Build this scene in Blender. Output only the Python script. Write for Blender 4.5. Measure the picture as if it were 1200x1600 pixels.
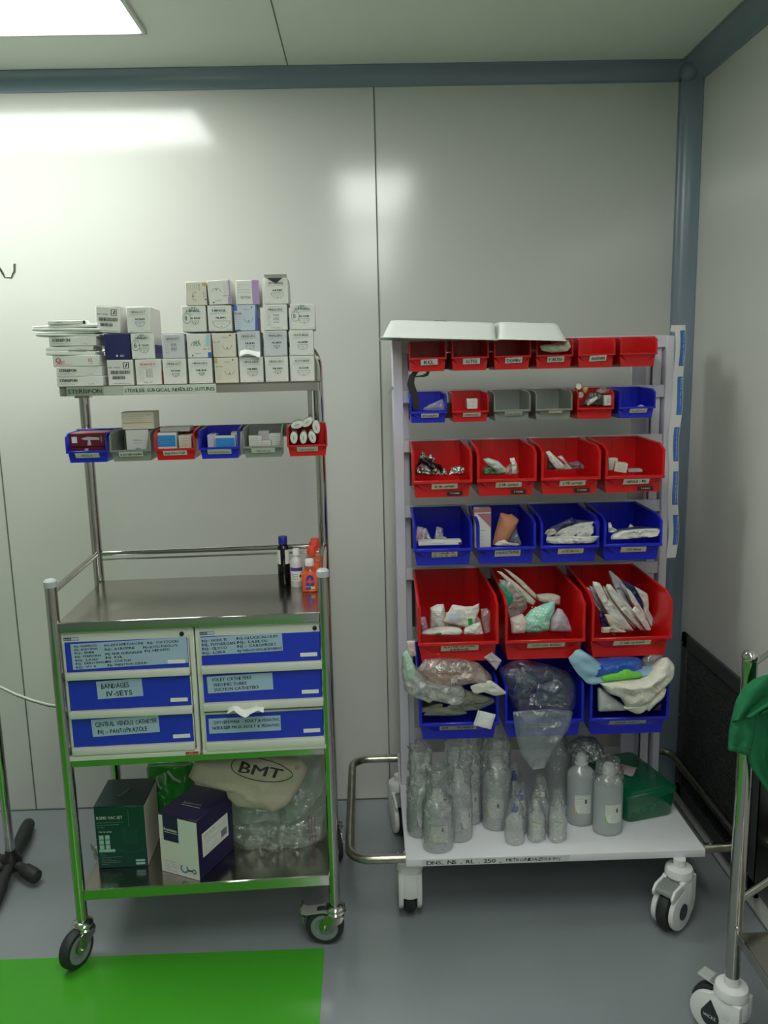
import bpy, bmesh, math, random
from math import sin, cos, pi, radians as rad
from mathutils import Vector as V, Matrix, Euler, noise
random.seed(7)
sc = bpy.context.scene
for o in list(bpy.data.objects): bpy.data.objects.remove(o)

# ------------------------------------------------------------------ camera
FPX, CAMH = 1286.0, 1.5
_p, _r, _y = rad(9.95), rad(1.32), rad(1.04)
FW = V((sin(_y)*cos(_p), cos(_y)*cos(_p), -sin(_p)))
_rt = V((cos(_y), -sin(_y), 0)); _up = _rt.cross(FW)
RT = cos(_r)*_rt - sin(_r)*_up; UP = sin(_r)*_rt + cos(_r)*_up
CAM = V((0, 0, CAMH))
cd = bpy.data.cameras.new('camera'); cam = bpy.data.objects.new('camera', cd)
sc.collection.objects.link(cam); sc.camera = cam
cd.sensor_fit = 'VERTICAL'; cd.sensor_height = 36; cd.lens = FPX/1600*36; cd.clip_start = .02
cam.matrix_world = Matrix(((RT.x, UP.x, -FW.x, 0), (RT.y, UP.y, -FW.y, 0), (RT.z, UP.z, -FW.z, CAMH), (0, 0, 0, 1)))

# ------------------------------------------------------------------ world, exposure, lamps
sc.view_settings.view_transform = 'Standard'; sc.view_settings.look = 'None'
sc.view_settings.gamma = 1; sc.view_settings.use_curve_mapping = False
sc.view_settings.exposure = 0.05
w = bpy.data.worlds.new('world'); sc.world = w; w.use_nodes = True
w.node_tree.nodes['Background'].inputs[0].default_value = (.62, .68, .62, 1)
w.node_tree.nodes['Background'].inputs[1].default_value = .05
LAMP_TINT = (.965, 1.0, .95); LAMP_STRENGTH = 12.5
LAMPS = [(-1.765, -.565, 1.93, 2.36), (-.11, .24, .2, 1.4), (-.11, .24, -1.5, -.3), (-.11, .24, -3.2, -2.0)]
sc.cycles.max_bounces = 10; sc.cycles.transparent_max_bounces = 24
sc.cycles.sample_clamp_indirect = 4; sc.cycles.caustics_refractive = False

# ------------------------------------------------------------------ helpers
def lin(c):
    r = []
    for x in c[:3]:
        x /= 255.0
        r.append(x/12.92 if x <= .04045 else ((x+.055)/1.055)**2.4)
    return (*r, 1)
MATS = {}
def mat(name, col=(200, 200, 200), rough=.5, metal=0, spec=.5, bump=0, bscale=60, var=0, vscale=5, alpha=1, trans=0, coat=0, emit=0, aniso=0, sss=0, bstretch=None, bdist=.002):
    if name in MATS: return MATS[name]
    m = bpy.data.materials.new(name); m.use_nodes = True; nt = m.node_tree; N = nt.nodes; L = nt.links
    b = N['Principled BSDF']; c = lin(col)
    b.inputs['Base Color'].default_value = c; b.inputs['Roughness'].default_value = rough
    b.inputs['Metallic'].default_value = metal; b.inputs['Specular IOR Level'].default_value = spec
    b.inputs['Alpha'].default_value = alpha; b.inputs['Transmission Weight'].default_value = trans
    b.inputs['Coat Weight'].default_value = coat; b.inputs['Coat Roughness'].default_value = .1
    if emit:
        b.inputs['Emission Color'].default_value = c; b.inputs['Emission Strength'].default_value = emit
    tc = N.new('ShaderNodeTexCoord')
    if var or bump:
        mp = N.new('ShaderNodeMapping'); L.new(tc.outputs['Object'], mp.inputs[0])
        if bstretch: mp.inputs['Scale'].default_value = bstretch
    if var:
        n = N.new('ShaderNodeTexNoise'); n.inputs['Scale'].default_value = vscale; n.inputs['Detail'].default_value = 4
        L.new(mp.outputs[0], n.inputs['Vector'])
        r = N.new('ShaderNodeValToRGB'); r.color_ramp.elements[0].position = .3; r.color_ramp.elements[1].position = .7
        r.color_ramp.elements[0].color = (*[x*(1-var) for x in c[:3]], 1); r.color_ramp.elements[1].color = (*[min(1, x*(1+var)) for x in c[:3]], 1)
        L.new(n.outputs['Fac'], r.inputs[0]); L.new(r.outputs[0], b.inputs['Base Color'])
    if bump:
        n2 = N.new('ShaderNodeTexNoise'); n2.inputs['Scale'].default_value = bscale; n2.inputs['Detail'].default_value = 3
        L.new(mp.outputs[0], n2.inputs['Vector'])
        bp = N.new('ShaderNodeBump'); bp.inputs['Strength'].default_value = bump; bp.inputs['Distance'].default_value = bdist
        L.new(n2.outputs['Fac'], bp.inputs['Height']); L.new(bp.outputs[0], b.inputs['Normal'])
    MATS[name] = m; return m
def film(name, col=(235, 240, 238), clear=.6, rough=.12, milky=.15, bump=.6, bscale=45, spec_=.07, vor=0):
    """thin plastic: see-through, glossy and a little milky"""
    if name in MATS: return MATS[name]
    m = bpy.data.materials.new(name); m.use_nodes = True; nt = m.node_tree; N = nt.nodes; L = nt.links
    N.remove(N['Principled BSDF']); out = N['Material Output']; c = lin(col)
    t = N.new('ShaderNodeBsdfTransparent'); t.inputs[0].default_value = (*[.8+.2*x for x in c[:3]], 1)
    d = N.new('ShaderNodeBsdfDiffuse'); d.inputs[0].default_value = c
    tr = N.new('ShaderNodeBsdfTranslucent'); tr.inputs[0].default_value = c
    md = N.new('ShaderNodeMixShader'); md.inputs[0].default_value = .5; L.new(d.outputs[0], md.inputs[1]); L.new(tr.outputs[0], md.inputs[2])
    g = N.new('ShaderNodeBsdfGlossy'); g.inputs['Roughness'].default_value = rough
    m1 = N.new('ShaderNodeMixShader'); m1.inputs[0].default_value = milky/(milky+clear)
    L.new(t.outputs[0], m1.inputs[1]); L.new(md.outputs[0], m1.inputs[2])
    m2 = N.new('ShaderNodeMixShader')
    fr = N.new('ShaderNodeLayerWeight'); fr.inputs['Blend'].default_value = .5
    pw = N.new('ShaderNodeMath'); pw.operation = 'POWER'; pw.inputs[1].default_value = 3.5; L.new(fr.outputs['Facing'], pw.inputs[0])
    ma = N.new('ShaderNodeMath'); ma.operation = 'MULTIPLY_ADD'; ma.inputs[1].default_value = .7; ma.inputs[2].default_value = spec_; L.new(pw.outputs[0], ma.inputs[0])
    L.new(ma.outputs[0], m2.inputs[0]); L.new(m1.outputs[0], m2.inputs[1]); L.new(g.outputs[0], m2.inputs[2])
    if bump:
        tc = N.new('ShaderNodeTexCoord'); n2 = N.new('ShaderNodeTexNoise'); n2.inputs['Scale'].default_value = bscale; n2.inputs['Detail'].default_value = 4
        n2.inputs['Distortion'].default_value = 1.2
        L.new(tc.outputs['Object'], n2.inputs['Vector'])
        bp = N.new('ShaderNodeBump'); bp.inputs['Strength'].default_value = bump; bp.inputs['Distance'].default_value = .012
        L.new(n2.outputs['Fac'], bp.inputs['Height'])
        if vor:   # sharp creases
            vo = N.new('ShaderNodeTexVoronoi'); vo.inputs['Scale'].default_value = vor; vo.inputs['Randomness'].default_value = 1
            ad = N.new('ShaderNodeVectorMath'); ad.operation = 'MULTIPLY_ADD'; ad.inputs[1].default_value = (.03, .03, .03)
            L.new(n2.outputs['Color'], ad.inputs[0]); L.new(tc.outputs['Object'], ad.inputs[2]); L.new(ad.outputs[0], vo.inputs['Vector'])
            b2 = N.new('ShaderNodeBump'); b2.inputs['Strength'].default_value = .9; b2.inputs['Distance'].default_value = .3/vor
            L.new(vo.outputs['Distance'], b2.inputs['Height']); L.new(bp.outputs[0], b2.inputs['Normal']); bp = b2
        for k in (g, d, fr): L.new(bp.outputs[0], k.inputs['Normal'])
    L.new(m2.outputs[0], out.inputs[0]); MATS[name] = m; return m

FRONT = Matrix(((1, 0, 0, 0), (0, 0, -1, 0), (0, 1, 0, 0), (0, 0, 0, 1)))   # x right, y up, normal towards -Y
def T(x=0, y=0, z=0): return Matrix.Translation((x, y, z))
def Rz(a): return Matrix.Rotation(a, 4, 'Z')
def Rx(a): return Matrix.Rotation(a, 4, 'X')
def Ry(a): return Matrix.Rotation(a, 4, 'Y')
def S(x, y, z): return Matrix.Diagonal((x, y, z, 1))

class G:
    """collects shapes; build() links them as ONE mesh object"""
    def __init__(s): s.v = []; s.f = []; s.m = []; s.sl = []; s.sm = []
    def slot(s, m):
        if m not in s.sl: s.sl.append(m)
        return s.sl.index(m)
    def add(s, v, f, m, M=None, smooth=True):
        k = len(s.v); i = s.slot(m)
        s.v += [tuple(M @ V(p)) for p in v] if M is not None else [tuple(p) for p in v]
        s.f += [tuple(a+k for a in q) for q in f]; s.m += [i]*len(f); s.sm += [smooth]*len(f)
        return s
    def box(s, x0, x1, y0, y1, z0, z1, m, bev=0, M=None, seg=1):
        if bev <= 0:
            v = [(x, y, z) for z in (z0, z1) for y in (y0, y1) for x in (x0, x1)]
            return s.add(v, [(0, 2, 3, 1), (4, 5, 7, 6), (0, 1, 5, 4), (2, 6, 7, 3), (0, 4, 6, 2), (1, 3, 7, 5)], m, M, False)
        bm = bmesh.new(); bmesh.ops.create_cube(bm, size=1)
        for q in bm.verts: q.co = V(((x0+x1)/2+q.co.x*(x1-x0), (y0+y1)/2+q.co.y*(y1-y0), (z0+z1)/2+q.co.z*(z1-z0)))
        bmesh.ops.bevel(bm, geom=list(bm.edges), offset=bev, segments=seg, profile=.5, affect='EDGES')
        return s.bm(bm, m, M)
    def bm(s, bm, m, M=None):
        bm.verts.index_update(); v = [tuple(q.co) for q in bm.verts]; f = [tuple(q.index for q in p.verts) for p in bm.faces]; bm.free()
        return s.add(v, f, m, M)
    def tube(s, pts, r, m, n=12, M=None, cap=True, closed=False):
        pts = [V(p) for p in pts]; rings = []; v = []; f = []; N = len(pts)
        up = None
        for i, p in enumerate(pts):
            if closed: d = (pts[(i+1) % N]-pts[i-1])
            else: d = (pts[min(i+1, N-1)]-pts[max(i-1, 0)])
            d.normalize()
            if up is None: up = V((0, 0, 1)) if abs(d.z) < .9 else V((1, 0, 0))
            a = d.cross(up); a.normalize(); b = a.cross(d); up = b
            rr = r[i] if isinstance(r, (list, tuple)) else r
            for k in range(n):
                t = 2*pi*k/n; v.append(p+a*cos(t)*rr+b*sin(t)*rr)
        R = N if closed else N-1
        for i in range(R):
            j = (i+1) % N
            for k in range(n): f.append((i*n+k, i*n+(k+1) % n, j*n+(k+1) % n, j*n+k))
        if cap and not closed: f.append(tuple(range(n))[::-1]); f.append(tuple((N-1)*n+k for k in range(n)))
        return s.add(v, f, m, M)
    def lathe(s, prof, m, M=None, n=24, sx=1, sy=1, cap=True):
        v = []; f = []; N = len(prof)
        for r, z in prof:
            for k in range(n): t = 2*pi*k/n; v.append((cos(t)*r*sx, sin(t)*r*sy, z))
        for i in range(N-1):
            for k in range(n): f.append((i*n+k, i*n+(k+1) % n, (i+1)*n+(k+1) % n, (i+1)*n+k))
        if cap: f.append(tuple(range(n))[::-1]); f.append(tuple((N-1)*n+k for k in range(n)))
        return s.add(v, f, m, M)
    def cyl(s, p0, p1, r, m, n=16, M=None): return s.tube([p0, p1], r, m, n, M)
    def prism(s, poly, t, m, M=None, bev=0):
        """poly in xy, thickness t along +z"""
        n = len(poly); a = sum(poly[i][0]*poly[(i+1) % n][1]-poly[(i+1) % n][0]*poly[i][1] for i in range(n))
        if a < 0: poly = poly[::-1]
        if bev:
            bm = bmesh.new(); vs = [bm.verts.new((x, y, 0)) for x, y in poly]; fc = bm.faces.new(vs)
            r = bmesh.ops.extrude_face_region(bm, geom=[fc]); bmesh.ops.translate(bm, verts=[q for q in r['geom'] if isinstance(q, bmesh.types.BMVert)], vec=(0, 0, t))
            bmesh.ops.recalc_face_normals(bm, faces=bm.faces)
            bmesh.ops.bevel(bm, geom=[e for e in bm.edges if e.calc_face_angle(0) > .5], offset=bev, segments=2, affect='EDGES', profile=.6)
            return s.bm(bm, m, M)
        v = [(x, y, 0) for x, y in poly]+[(x, y, t) for x, y in poly]
        f = [tuple(range(n))[::-1], tuple(range(n, 2*n))]+[(i, (i+1) % n, n+(i+1) % n, n+i) for i in range(n)]
        return s.add(v, f, m, M)
    def quad(s, pts, m, M=None): return s.add(pts, [(0, 1, 2, 3)], m, M, False)
    def rect(s, x0, x1, y0, y1, m, M, t=.0004):
        """thin flat rectangle lying on a local xy plane"""
        return s.box(x0, x1, y0, y1, 0, t, m, 0, M)
    def grid(s, fn, nu, nv, m, M=None, thick=0, closed_u=False):
        v = [fn(i/nu, j/nv) for j in range(nv+1) for i in range(nu+1)]
        f = [(j*(nu+1)+i, j*(nu+1)+i+1, (j+1)*(nu+1)+i+1, (j+1)*(nu+1)+i) for j in range(nv) for i in range(nu)]
        if thick:
            bm = bmesh.new(); vs = [bm.verts.new(p) for p in v]
            for q in f: bm.faces.new([vs[a] for a in q])
            bmesh.ops.recalc_face_normals(bm, faces=bm.faces)
            bmesh.ops.solidify(bm, geom=list(bm.faces), thickness=thick); return s.bm(bm, m, M)
        return s.add(v, f, m, M)
    def text(s, txt, m, M, h=.01, w=None, jit=0, align='l', bold=0, off=.0005):
        """lettering lying on the local xy plane, h = capital height, squeezed to width w"""
        if not txt: return s
        x = 0; out = []; rr = random.Random(len(txt)*7+ord(txt[0]))
        for ch in txt:
            if ch == ' ': x += .42; continue
            vv, ff, wd = glyph(ch, bold)
            a = rr.uniform(-1, 1)*jit; sc_ = 1+rr.uniform(-1, 1)*jit*1.2; dy = rr.uniform(-1, 1)*jit*.25
            out.append(([(x+(p[0]*cos(a)-p[1]*sin(a))*sc_, dy+(p[0]*sin(a)+p[1]*cos(a))*sc_, off/h) for p in vv], ff)); x += wd+.09
        k = h/.7; kx = k if not w else min(w/max(x, .01), 9)
        o = 0 if align == 'l' else -x*kx/2
        for vv, ff in out: s.add([(o+p[0]*kx, p[1]*k, off) for p in vv], ff, m, M, False)
        return s
    def build(s, name, parent=None, loc=None, angle=.7):
        me = bpy.data.meshes.new(name); me.from_pydata(s.v, [], s.f)
        for q in s.sl: me.materials.append(q)
        me.polygons.foreach_set('material_index', s.m); me.polygons.foreach_set('use_smooth', s.sm); me.update()
        try: me.set_sharp_from_angle(angle=angle)
        except Exception: pass
        o = bpy.data.objects.new(name, me); sc.collection.objects.link(o)
        if parent: o.parent = parent
        if loc is not None: o.location = loc
        return o
_gl = {}
def glyph(ch, bold=0):
    if (ch, bold) in _gl: return _gl[(ch, bold)]
    c = bpy.data.curves.new('g', 'FONT'); c.body = ch; c.resolution_u = 2; c.fill_mode = 'FRONT'
    o = bpy.data.objects.new('g', c); sc.collection.objects.link(o)
    me = bpy.data.meshes.new_from_object(o); vv = [tuple(q.co) for q in me.vertices]; ff = [tuple(p.vertices) for p in me.polygons]
    x0 = min([q[0] for q in vv] or [0]); x1 = max([q[0] for q in vv] or [.3])
    vv = [(q[0]-x0, q[1], 0) for q in vv]
    if bold:
        n = len(vv); v0 = list(vv); f0 = list(ff)
        for j, (a, b) in enumerate(((bold, bold*.6), (bold*2, 0))):
            vv += [(q[0]+a, q[1]+b, .002*(j+1)) for q in v0]; ff += [tuple(i+n*(j+1) for i in q) for q in f0]
    bpy.data.objects.remove(o); bpy.data.meshes.remove(me); bpy.data.curves.remove(c)
    _gl[(ch, bold)] = (vv, ff, x1-x0); return _gl[(ch, bold)]
def fillet(pts, r, n=6):
    """round the corners of a polyline"""
    pts = [V(p) for p in pts]; out = [pts[0]]
    for i in range(1, len(pts)-1):
        a, b, c = pts[i-1], pts[i], pts[i+1]; d1 = (a-b).normalized(); d2 = (c-b).normalized()
        ang = d1.angle(d2); t = r/math.tan(ang/2); t = min(t, (a-b).length*.49, (c-b).length*.49); rr = t*math.tan(ang/2)
        cen = b+(d1+d2).normalized()*(rr/sin(ang/2)); p0 = b+d1*t; p1 = b+d2*t
        e1 = (p0-cen).normalized(); e2 = (p1-cen).normalized(); th = e1.angle(e2)
        for k in range(n+1):
            out.append(cen+(e1*sin(th*(1-k/n))+e2*sin(th*k/n))/sin(th)*rr)
    out.append(pts[-1]); return out
def tag(o, label=None, cat=None, group=None, kind=None):
    if label: o['label'] = label
    if cat: o['category'] = cat
    if group: o['group'] = group
    if kind: o['kind'] = kind
    return o
def thing(name, label, cat, loc=(0, 0, 0), rz=0, group=None):
    o = bpy.data.objects.new(name, None); sc.collection.objects.link(o); o.location = loc; o.rotation_euler = (0, 0, rz)
    o.empty_display_size = .05
    return tag(o, label, cat, group)
def copy_tree(o, parent=None):
    c = o.copy(); sc.collection.objects.link(c); c.parent = parent
    for ch in [q for q in bpy.data.objects if q.parent == o]: copy_tree(ch, c)
    return c
def place(o, M): o.matrix_world = M; return o
def structure(name, g, **k): return tag(g.build(name, **k), kind='structure')
def lump(g, pts, Y, tf, tb, m, seed=0, amp=.1, freq=30, na=56, nr=9, p=2.4, lean=0, px=True, crease=0, crk=.0016, ckf=70, flat=False):
    """a stuffed or crumpled soft body: outline on the plane y = Y (through pixels or x, z), bulging tf to the front and tb to the back"""
    P = [(at(a, b, Y).x, at(a, b, Y).z) for a, b in pts] if px else list(pts)
    n = len(P); cx = sum(q[0] for q in P)/n; cz = sum(q[1] for q in P)/n
    size = max(max(q[0] for q in P)-min(q[0] for q in P), max(q[1] for q in P)-min(q[1] for q in P))
    def hit(a):
        dx, dz = cos(a), sin(a); best = .001
        for i in range(n):
            x1, z1 = P[i][0]-cx, P[i][1]-cz; x2, z2 = P[(i+1) % n][0]-cx, P[(i+1) % n][1]-cz
            ex, ez = x2-x1, z2-z1; den = dx*ez-dz*ex
            if abs(den) < 1e-12: continue
            t = (x1*ez-z1*ex)/den; s_ = (x1*dz-z1*dx)/den
            if t > 0 and -1e-6 <= s_ <= 1+1e-6: best = max(best, t)
        return best
    H = [hit(2*pi*k/na) for k in range(na)]
    def prof(t): return max(0, 1-t**p)**.5
    def nz(x, z, k):
        q = V((x*freq, z*freq, seed*7.3+k)); v = noise.noise(q)+.5*noise.noise(q*2.3)
        if crease: v = v*(1-crease)+crease*(1-2*abs(noise.noise(q*.7)+.35*noise.noise(q*1.9)))*1.2
        return v
    def ck(x, z):
        q = V((x*ckf+seed, z*ckf, seed*3.3)); return crk*(1-3*abs(noise.noise(q))+.6*noise.noise(q*2.1))
    v = [(cx, Y-tf*(1+amp*nz(cx, cz, 0))-ck(cx, cz), cz)]; f = []
    for side in (0, 1):
        for r in (range(1, nr+1) if side == 0 else range(nr-1, 0, -1)):
            t = r/nr
            for k in range(na):
                a = 2*pi*k/na; x = cx+cos(a)*H[k]*t; z = cz+sin(a)*H[k]*t
                d = prof(t); y = Y-tf*d*(1+amp*nz(x, z, 0))-size*.04*amp*nz(x, z, 1)-ck(x, z)*d if side == 0 else Y+tb*d
                v.append((x, y+lean*(z-cz), z))
    for k in range(na): f.append((0, 1+(k+1) % na, 1+k))
    R = 2*nr-1
    for r in range(R-1):
        for k in range(na): f.append((1+r*na+k, 1+r*na+(k+1) % na, 1+(r+1)*na+(k+1) % na, 1+(r+1)*na+k))
    v.append((cx, Y+tb, cz)); e = len(v)-1
    for k in range(na): f.append((1+(R-1)*na+k, 1+(R-1)*na+(k+1) % na, e))
    g.add(v, f, m, None, not flat)
    def surf(x, z):
        dx, dz = x-cx, z-cz; a = math.atan2(dz, dx) % (2*pi); q = a/(2*pi)*na; i = int(q) % na; fr = q-int(q)
        h = H[i]*(1-fr)+H[(i+1) % na]*fr; t = min(1, math.hypot(dx, dz)/h)
        return Y-tf*prof(t)*(1+amp*nz(x, z, 0))-size*.04*amp*nz(x, z, 1)-max(0, ck(x, z))*prof(t)+lean*(z-cz)
    return surf
def refine(t, L_=.006):
    """cut lettering finely enough to follow a curved surface"""
    bm = bmesh.new(); vs = [bm.verts.new(q) for q in t.v]
    for q in t.f:
        try: bm.faces.new([vs[a] for a in q])
        except Exception: pass
    bmesh.ops.triangulate(bm, faces=list(bm.faces))
    for k in range(3):
        e = [q for q in bm.edges if q.calc_length() > L_]
        if e: bmesh.ops.subdivide_edges(bm, edges=e, cuts=1); bmesh.ops.triangulate(bm, faces=list(bm.faces))
    bm.verts.index_update(); r = [tuple(q.co) for q in bm.verts], [tuple(q.index for q in p.verts) for p in bm.faces]; bm.free(); return r
def base(o):
    """move the origin of a mesh to the bottom centre of its shape"""
    me = o.data; xs = [q.co for q in me.vertices]
    c = V(((min(q.x for q in xs)+max(q.x for q in xs))/2, (min(q.y for q in xs)+max(q.y for q in xs))/2, min(q.z for q in xs)))
    me.transform(Matrix.Translation(-c)); o.location = o.location+c; return o
def pouch(g, w, h, t, m, M=None, seed=0, wav=.1, nx=10, ny=10, seal=.08, m2=None, m2f=None):
    """flat sealed packet in the local xy plane, centred, thickness t"""
    def top(u, v, s=1):
        a, b = 2*u-1, 2*v-1; e = max(0, 1-abs(a/(1-seal))**4)*max(0, 1-abs(b/(1-seal))**4)
        n = noise.noise(V((u*3, v*3, seed*3.1)))*wav*w+.35*noise.noise(V((u*9, v*9, seed*3.1)))*wav*w
        return (a*w/2, b*h/2, s*t/2*e**.5+n+s*.0003)
    k = len(g.f); g.grid(lambda u, v: top(u, v, 1), nx, ny, m, M)
    if m2:
        i2 = g.slot(m2)
        for j in range(ny):
            for i in range(nx):
                if m2f((i+.5)/nx, (j+.5)/ny): g.m[k+j*nx+i] = i2
    g.grid(lambda u, v: top(1-u, v, -1), nx, ny, m, M); return g
# points of the place seen along a camera ray, on the plane y = Y, z = Z
def ray(px, py): return FW + RT*(px-600)/FPX - UP*(py-800)/FPX
def at(px, py, Y): r = ray(px, py); return CAM + r*(Y/r.y)
def onz(px, py, Z): r = ray(px, py); return CAM + r*((Z-CAMH)/r.z)

# ------------------------------------------------------------------ materials
WALL = mat('painted_panel', (204, 205, 199), .15, spec=.6, var=.02, vscale=1.5)
CEIL = mat('ceiling_panel', (222, 228, 218), .45, var=.02, vscale=2)
COVE = mat('grey_coving', (126, 141, 154), .28, spec=.6)
SEAM = mat('seam_sealant', (96, 102, 94), .6)
FLOOR = mat('grey_epoxy', (134, 140, 144), .2, spec=.5, var=.05, vscale=3)
GREEN = mat('green_floor_paint', (68, 156, 42), .22, spec=.45, var=.04, vscale=4)
STEEL = mat('stainless', (190, 188, 182), .1, metal=1)
SATIN = mat('brushed_stainless', (184, 180, 172), .17, metal=1, bump=.06, bscale=40, bstretch=(1, 14, 1))
MIRR = mat('polished_steel_edge', (182, 184, 176), .06, metal=1)
CHROME = mat('chrome', (215, 215, 212), .07, metal=1)
GALV = mat('taped_steel_tube', (165, 165, 150), .28, metal=1, bump=.35, bscale=50, var=.2, vscale=30)
WHITEP = mat('white_powder_coat', (226, 226, 230), .45, bump=.05, bscale=200)
RED = mat('red_plastic', (206, 22, 24), .3, spec=.5)
BLUE = mat('blue_plastic', (30, 38, 195), .3, spec=.5)
GREY = mat('grey_plastic', (132, 140, 132), .35)
BLACK = mat('black_plastic', (22, 23, 24), .4)
RUBBER = mat('black_rubber', (38, 42, 42), .6)
TYRE = mat('grey_tyre', (128, 138, 132), .5)
CASTW = mat('white_caster_plastic', (222, 223, 222), .38)
INK = mat('black_ink', (25, 26, 30), .6)
INK2 = mat('grey_print', (120, 124, 126), .6)
INKG = mat('green_marker', (50, 125, 100), .6)
TAPE = mat('masking_tape', (216, 209, 182), .6)
PAPER = mat('white_paper', (226, 228, 222), .6)
CARD = mat('white_card', (218, 218, 212), .5)
CARD2 = mat('cream_card', (214, 208, 192), .5)
NAVY = mat('navy_print', (34, 38, 90), .45)
LILAC = mat('lilac_print', (170, 140, 190), .5)
BLUEP = mat('blue_print', (40, 88, 196), .5)
SKY = mat('sky_blue_print', (40, 140, 210), .5)
ORANGE = mat('orange_print', (215, 96, 70), .5)
TAN = mat('tan_print', (190, 160, 110), .5)
WPRINT = mat('white_print', (230, 232, 230), .5)
# ================================================================== THE ROOM
XR, YB, ZC = 1.03, 2.69, 2.39
XL, YF = -3.2, -4.0
g = G(); g.box(XL-.1, XR+.1, YF-.1, YB+.1, -.1, 0, FLOOR); structure('floor', g)
g = G(); g.box(-2.6, -.147, -1.0, 1.936, 0, .0012, GREEN); structure('trim_1', g)
g = G(); g.box(XL-.1, XR+.1, YF-.1, YB+.1, ZC, ZC+.1, CEIL)
g.box(-.209, -.206, YF, YB-.05, ZC-.0015, ZC, SEAM); structure('ceiling', g)
g = G(); g.box(XL-.1, XR+.1, YB, YB+.1, 0, ZC, WALL)
for x in (-2.36, -1.1935, .0475): g.box(x-.0018, x+.0018, YB-.0015, YB, 0, ZC-.04, SEAM)
g.box(XL, XR, YB-.004, YB, 0, .004, SEAM); structure('wall_back', g)
g = G(); g.box(XR, XR+.1, YF-.1, YB, 0, ZC, WALL); g.box(XR-.003, XR, YF, YB, 0, .004, SEAM); structure('wall_right', g)
g = G(); g.box(XL-.1, XL, YF-.1, YB, 0, ZC, WALL); structure('wall_left', g)
g = G(); g.box(XL, XR, YF-.1, YF, 0, ZC, WALL); structure('wall_front', g)
# hollow rounded coving, swept along an edge
def cove(p0, p1, a, b, ra, rb, name):
    """a, b: unit vectors pointing away from the corner edge along the two faces"""
    g = G(); p0, p1, a, b = V(p0), V(p1), V(a), V(b); n = 10
    pr = [(.0, .0)]
    pts = [(ra+.006, 0), (ra+.006, .004), (ra, .004)]
    for k in range(n+1):
        t = k/n*pi/2; pts.append((.004+(ra-.004)*(1-sin(t))*.75+(ra-.004)*.25*(1-t/(pi/2)), .004+(rb-.004)*(1-cos(t))*.75+(rb-.004)*.25*(t/(pi/2))))
    pts += [(.004, rb), (.004, rb+.006), (0, rb+.006)]
    v = []; f = []; m = len(pts)
    for p in (p0, p1): v += [p+a*x+b*y for x, y in pts]
    f = [(i, i+1, m+i+1, m+i) for i in range(m-1)]
    bm = bmesh.new(); vs = [bm.verts.new(q) for q in v]
    for q in f: bm.faces.new([vs[i] for i in q])
    bmesh.ops.recalc_face_normals(bm, faces=bm.faces); g.bm(bm, COVE); return structure(name, g)
cove((XR, YB, 0), (XR, YB, ZC-.01), (-1, 0, 0), (0, -1, 0), .042, .075, 'trim_2')
cove((XL, YB, ZC), (XR, YB, ZC), (0, 0, -1), (0, -1, 0), .043, .045, 'trim_3')
cove((XR, YF, ZC), (XR, YB, ZC), (0, 0, -1), (-1, 0, 0), .06, .05, 'trim_4')
g = G(); g.lathe([(.0, -.034), (.018, -.03), (.03, -.018), (.034, 0), (.03, .018), (.018, .03), (0, .034)], COVE, T(XR-.02, YB-.022, ZC-.022)); structure('trim_5', g)

def ceiling_lamp(x0, x1, y0, y1, label, grp=None):
    t = thing('ceiling_light', label, 'ceiling light', ((x0+x1)/2, (y0+y1)/2, ZC), 0, grp)
    w, d = (x1-x0)/2, (y1-y0)/2
    g = G(); WP = mat('lamp_frame', (206, 210, 206), .4)
    for a in ((-w-.012, w+.012, -d-.012, -d), (-w-.012, w+.012, d, d+.012), (-w-.012, -w, -d, d), (w, w+.012, -d, d)):
        g.box(a[0], a[1], a[2], a[3], -.012, 0, WP, .002)
    g.build('frame', t)
    g = G(); g.box(-w, w, -d, d, -.007, -.001, LAMPM); g.build('diffuser', t)
LAMPM = bpy.data.materials.new('lamp_diffuser'); LAMPM.use_nodes = True
_b = LAMPM.node_tree.nodes['Principled BSDF']; _b.inputs['Base Color'].default_value = (.8, .8, .8, 1)
_b.inputs['Emission Color'].default_value = (*LAMP_TINT, 1); _b.inputs['Emission Strength'].default_value = LAMP_STRENGTH
ceiling_lamp(*LAMPS[0], 'bright flush ceiling light panel at the top left, nearest the back wall')
for k in LAMPS[1:]: ceiling_lamp(*k, 'flush ceiling light panel out of view behind the viewer', 'ceiling lights out of frame')

# return-air grille low on the right wall
DKG = mat('charcoal_frame', (62, 66, 64), .45); DKM = mat('charcoal_mesh', (30, 33, 31), .6, bump=1, bscale=260)
t = thing('air_grille', 'dark charcoal return air grille low on the right wall', 'air grille', (XR, 2.3, 0))
g = G(); y0, y1, z0, z1 = -.3, .28, .055, .622; fw = .045
g.box(-.012, 0, y1-fw, y1, z0, z1, DKG, .002); g.box(-.012, 0, y0, y0+fw, z0, z1, DKG, .002)
g.box(-.012, 0, y0, y1, z1-fw, z1, DKG, .002); g.box(-.012, 0, y0, y1, z0, z0+fw, DKG, .002); g.build('frame', t)
g = G(); g.box(-.005, -.001, y0+fw, y1-fw, z0+fw, z1-fw, DKM)
k = z0+fw+.01
while k < z1-fw: g.box(-.009, -.005, y0+fw, y1-fw, k-.0012, k+.0012, DKG); k += .012
k = y0+fw+.01
while k < y1-fw: g.box(-.009, -.005, k-.0012, k+.0012, z0+fw, z1-fw, DKG); k += .012
g.build('mesh_panel', t)
g = G()
for y, z in ((.262, .59), (.262, .1), (.262, .34)): g.cyl((-.012, y, z), (-.015, y, z), .004, CHROME, 10)
g.build('screws', t)
g = G(); g.box(-.012, -.0005, -.045, .045, 0, .33, SATIN, .001)
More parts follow.
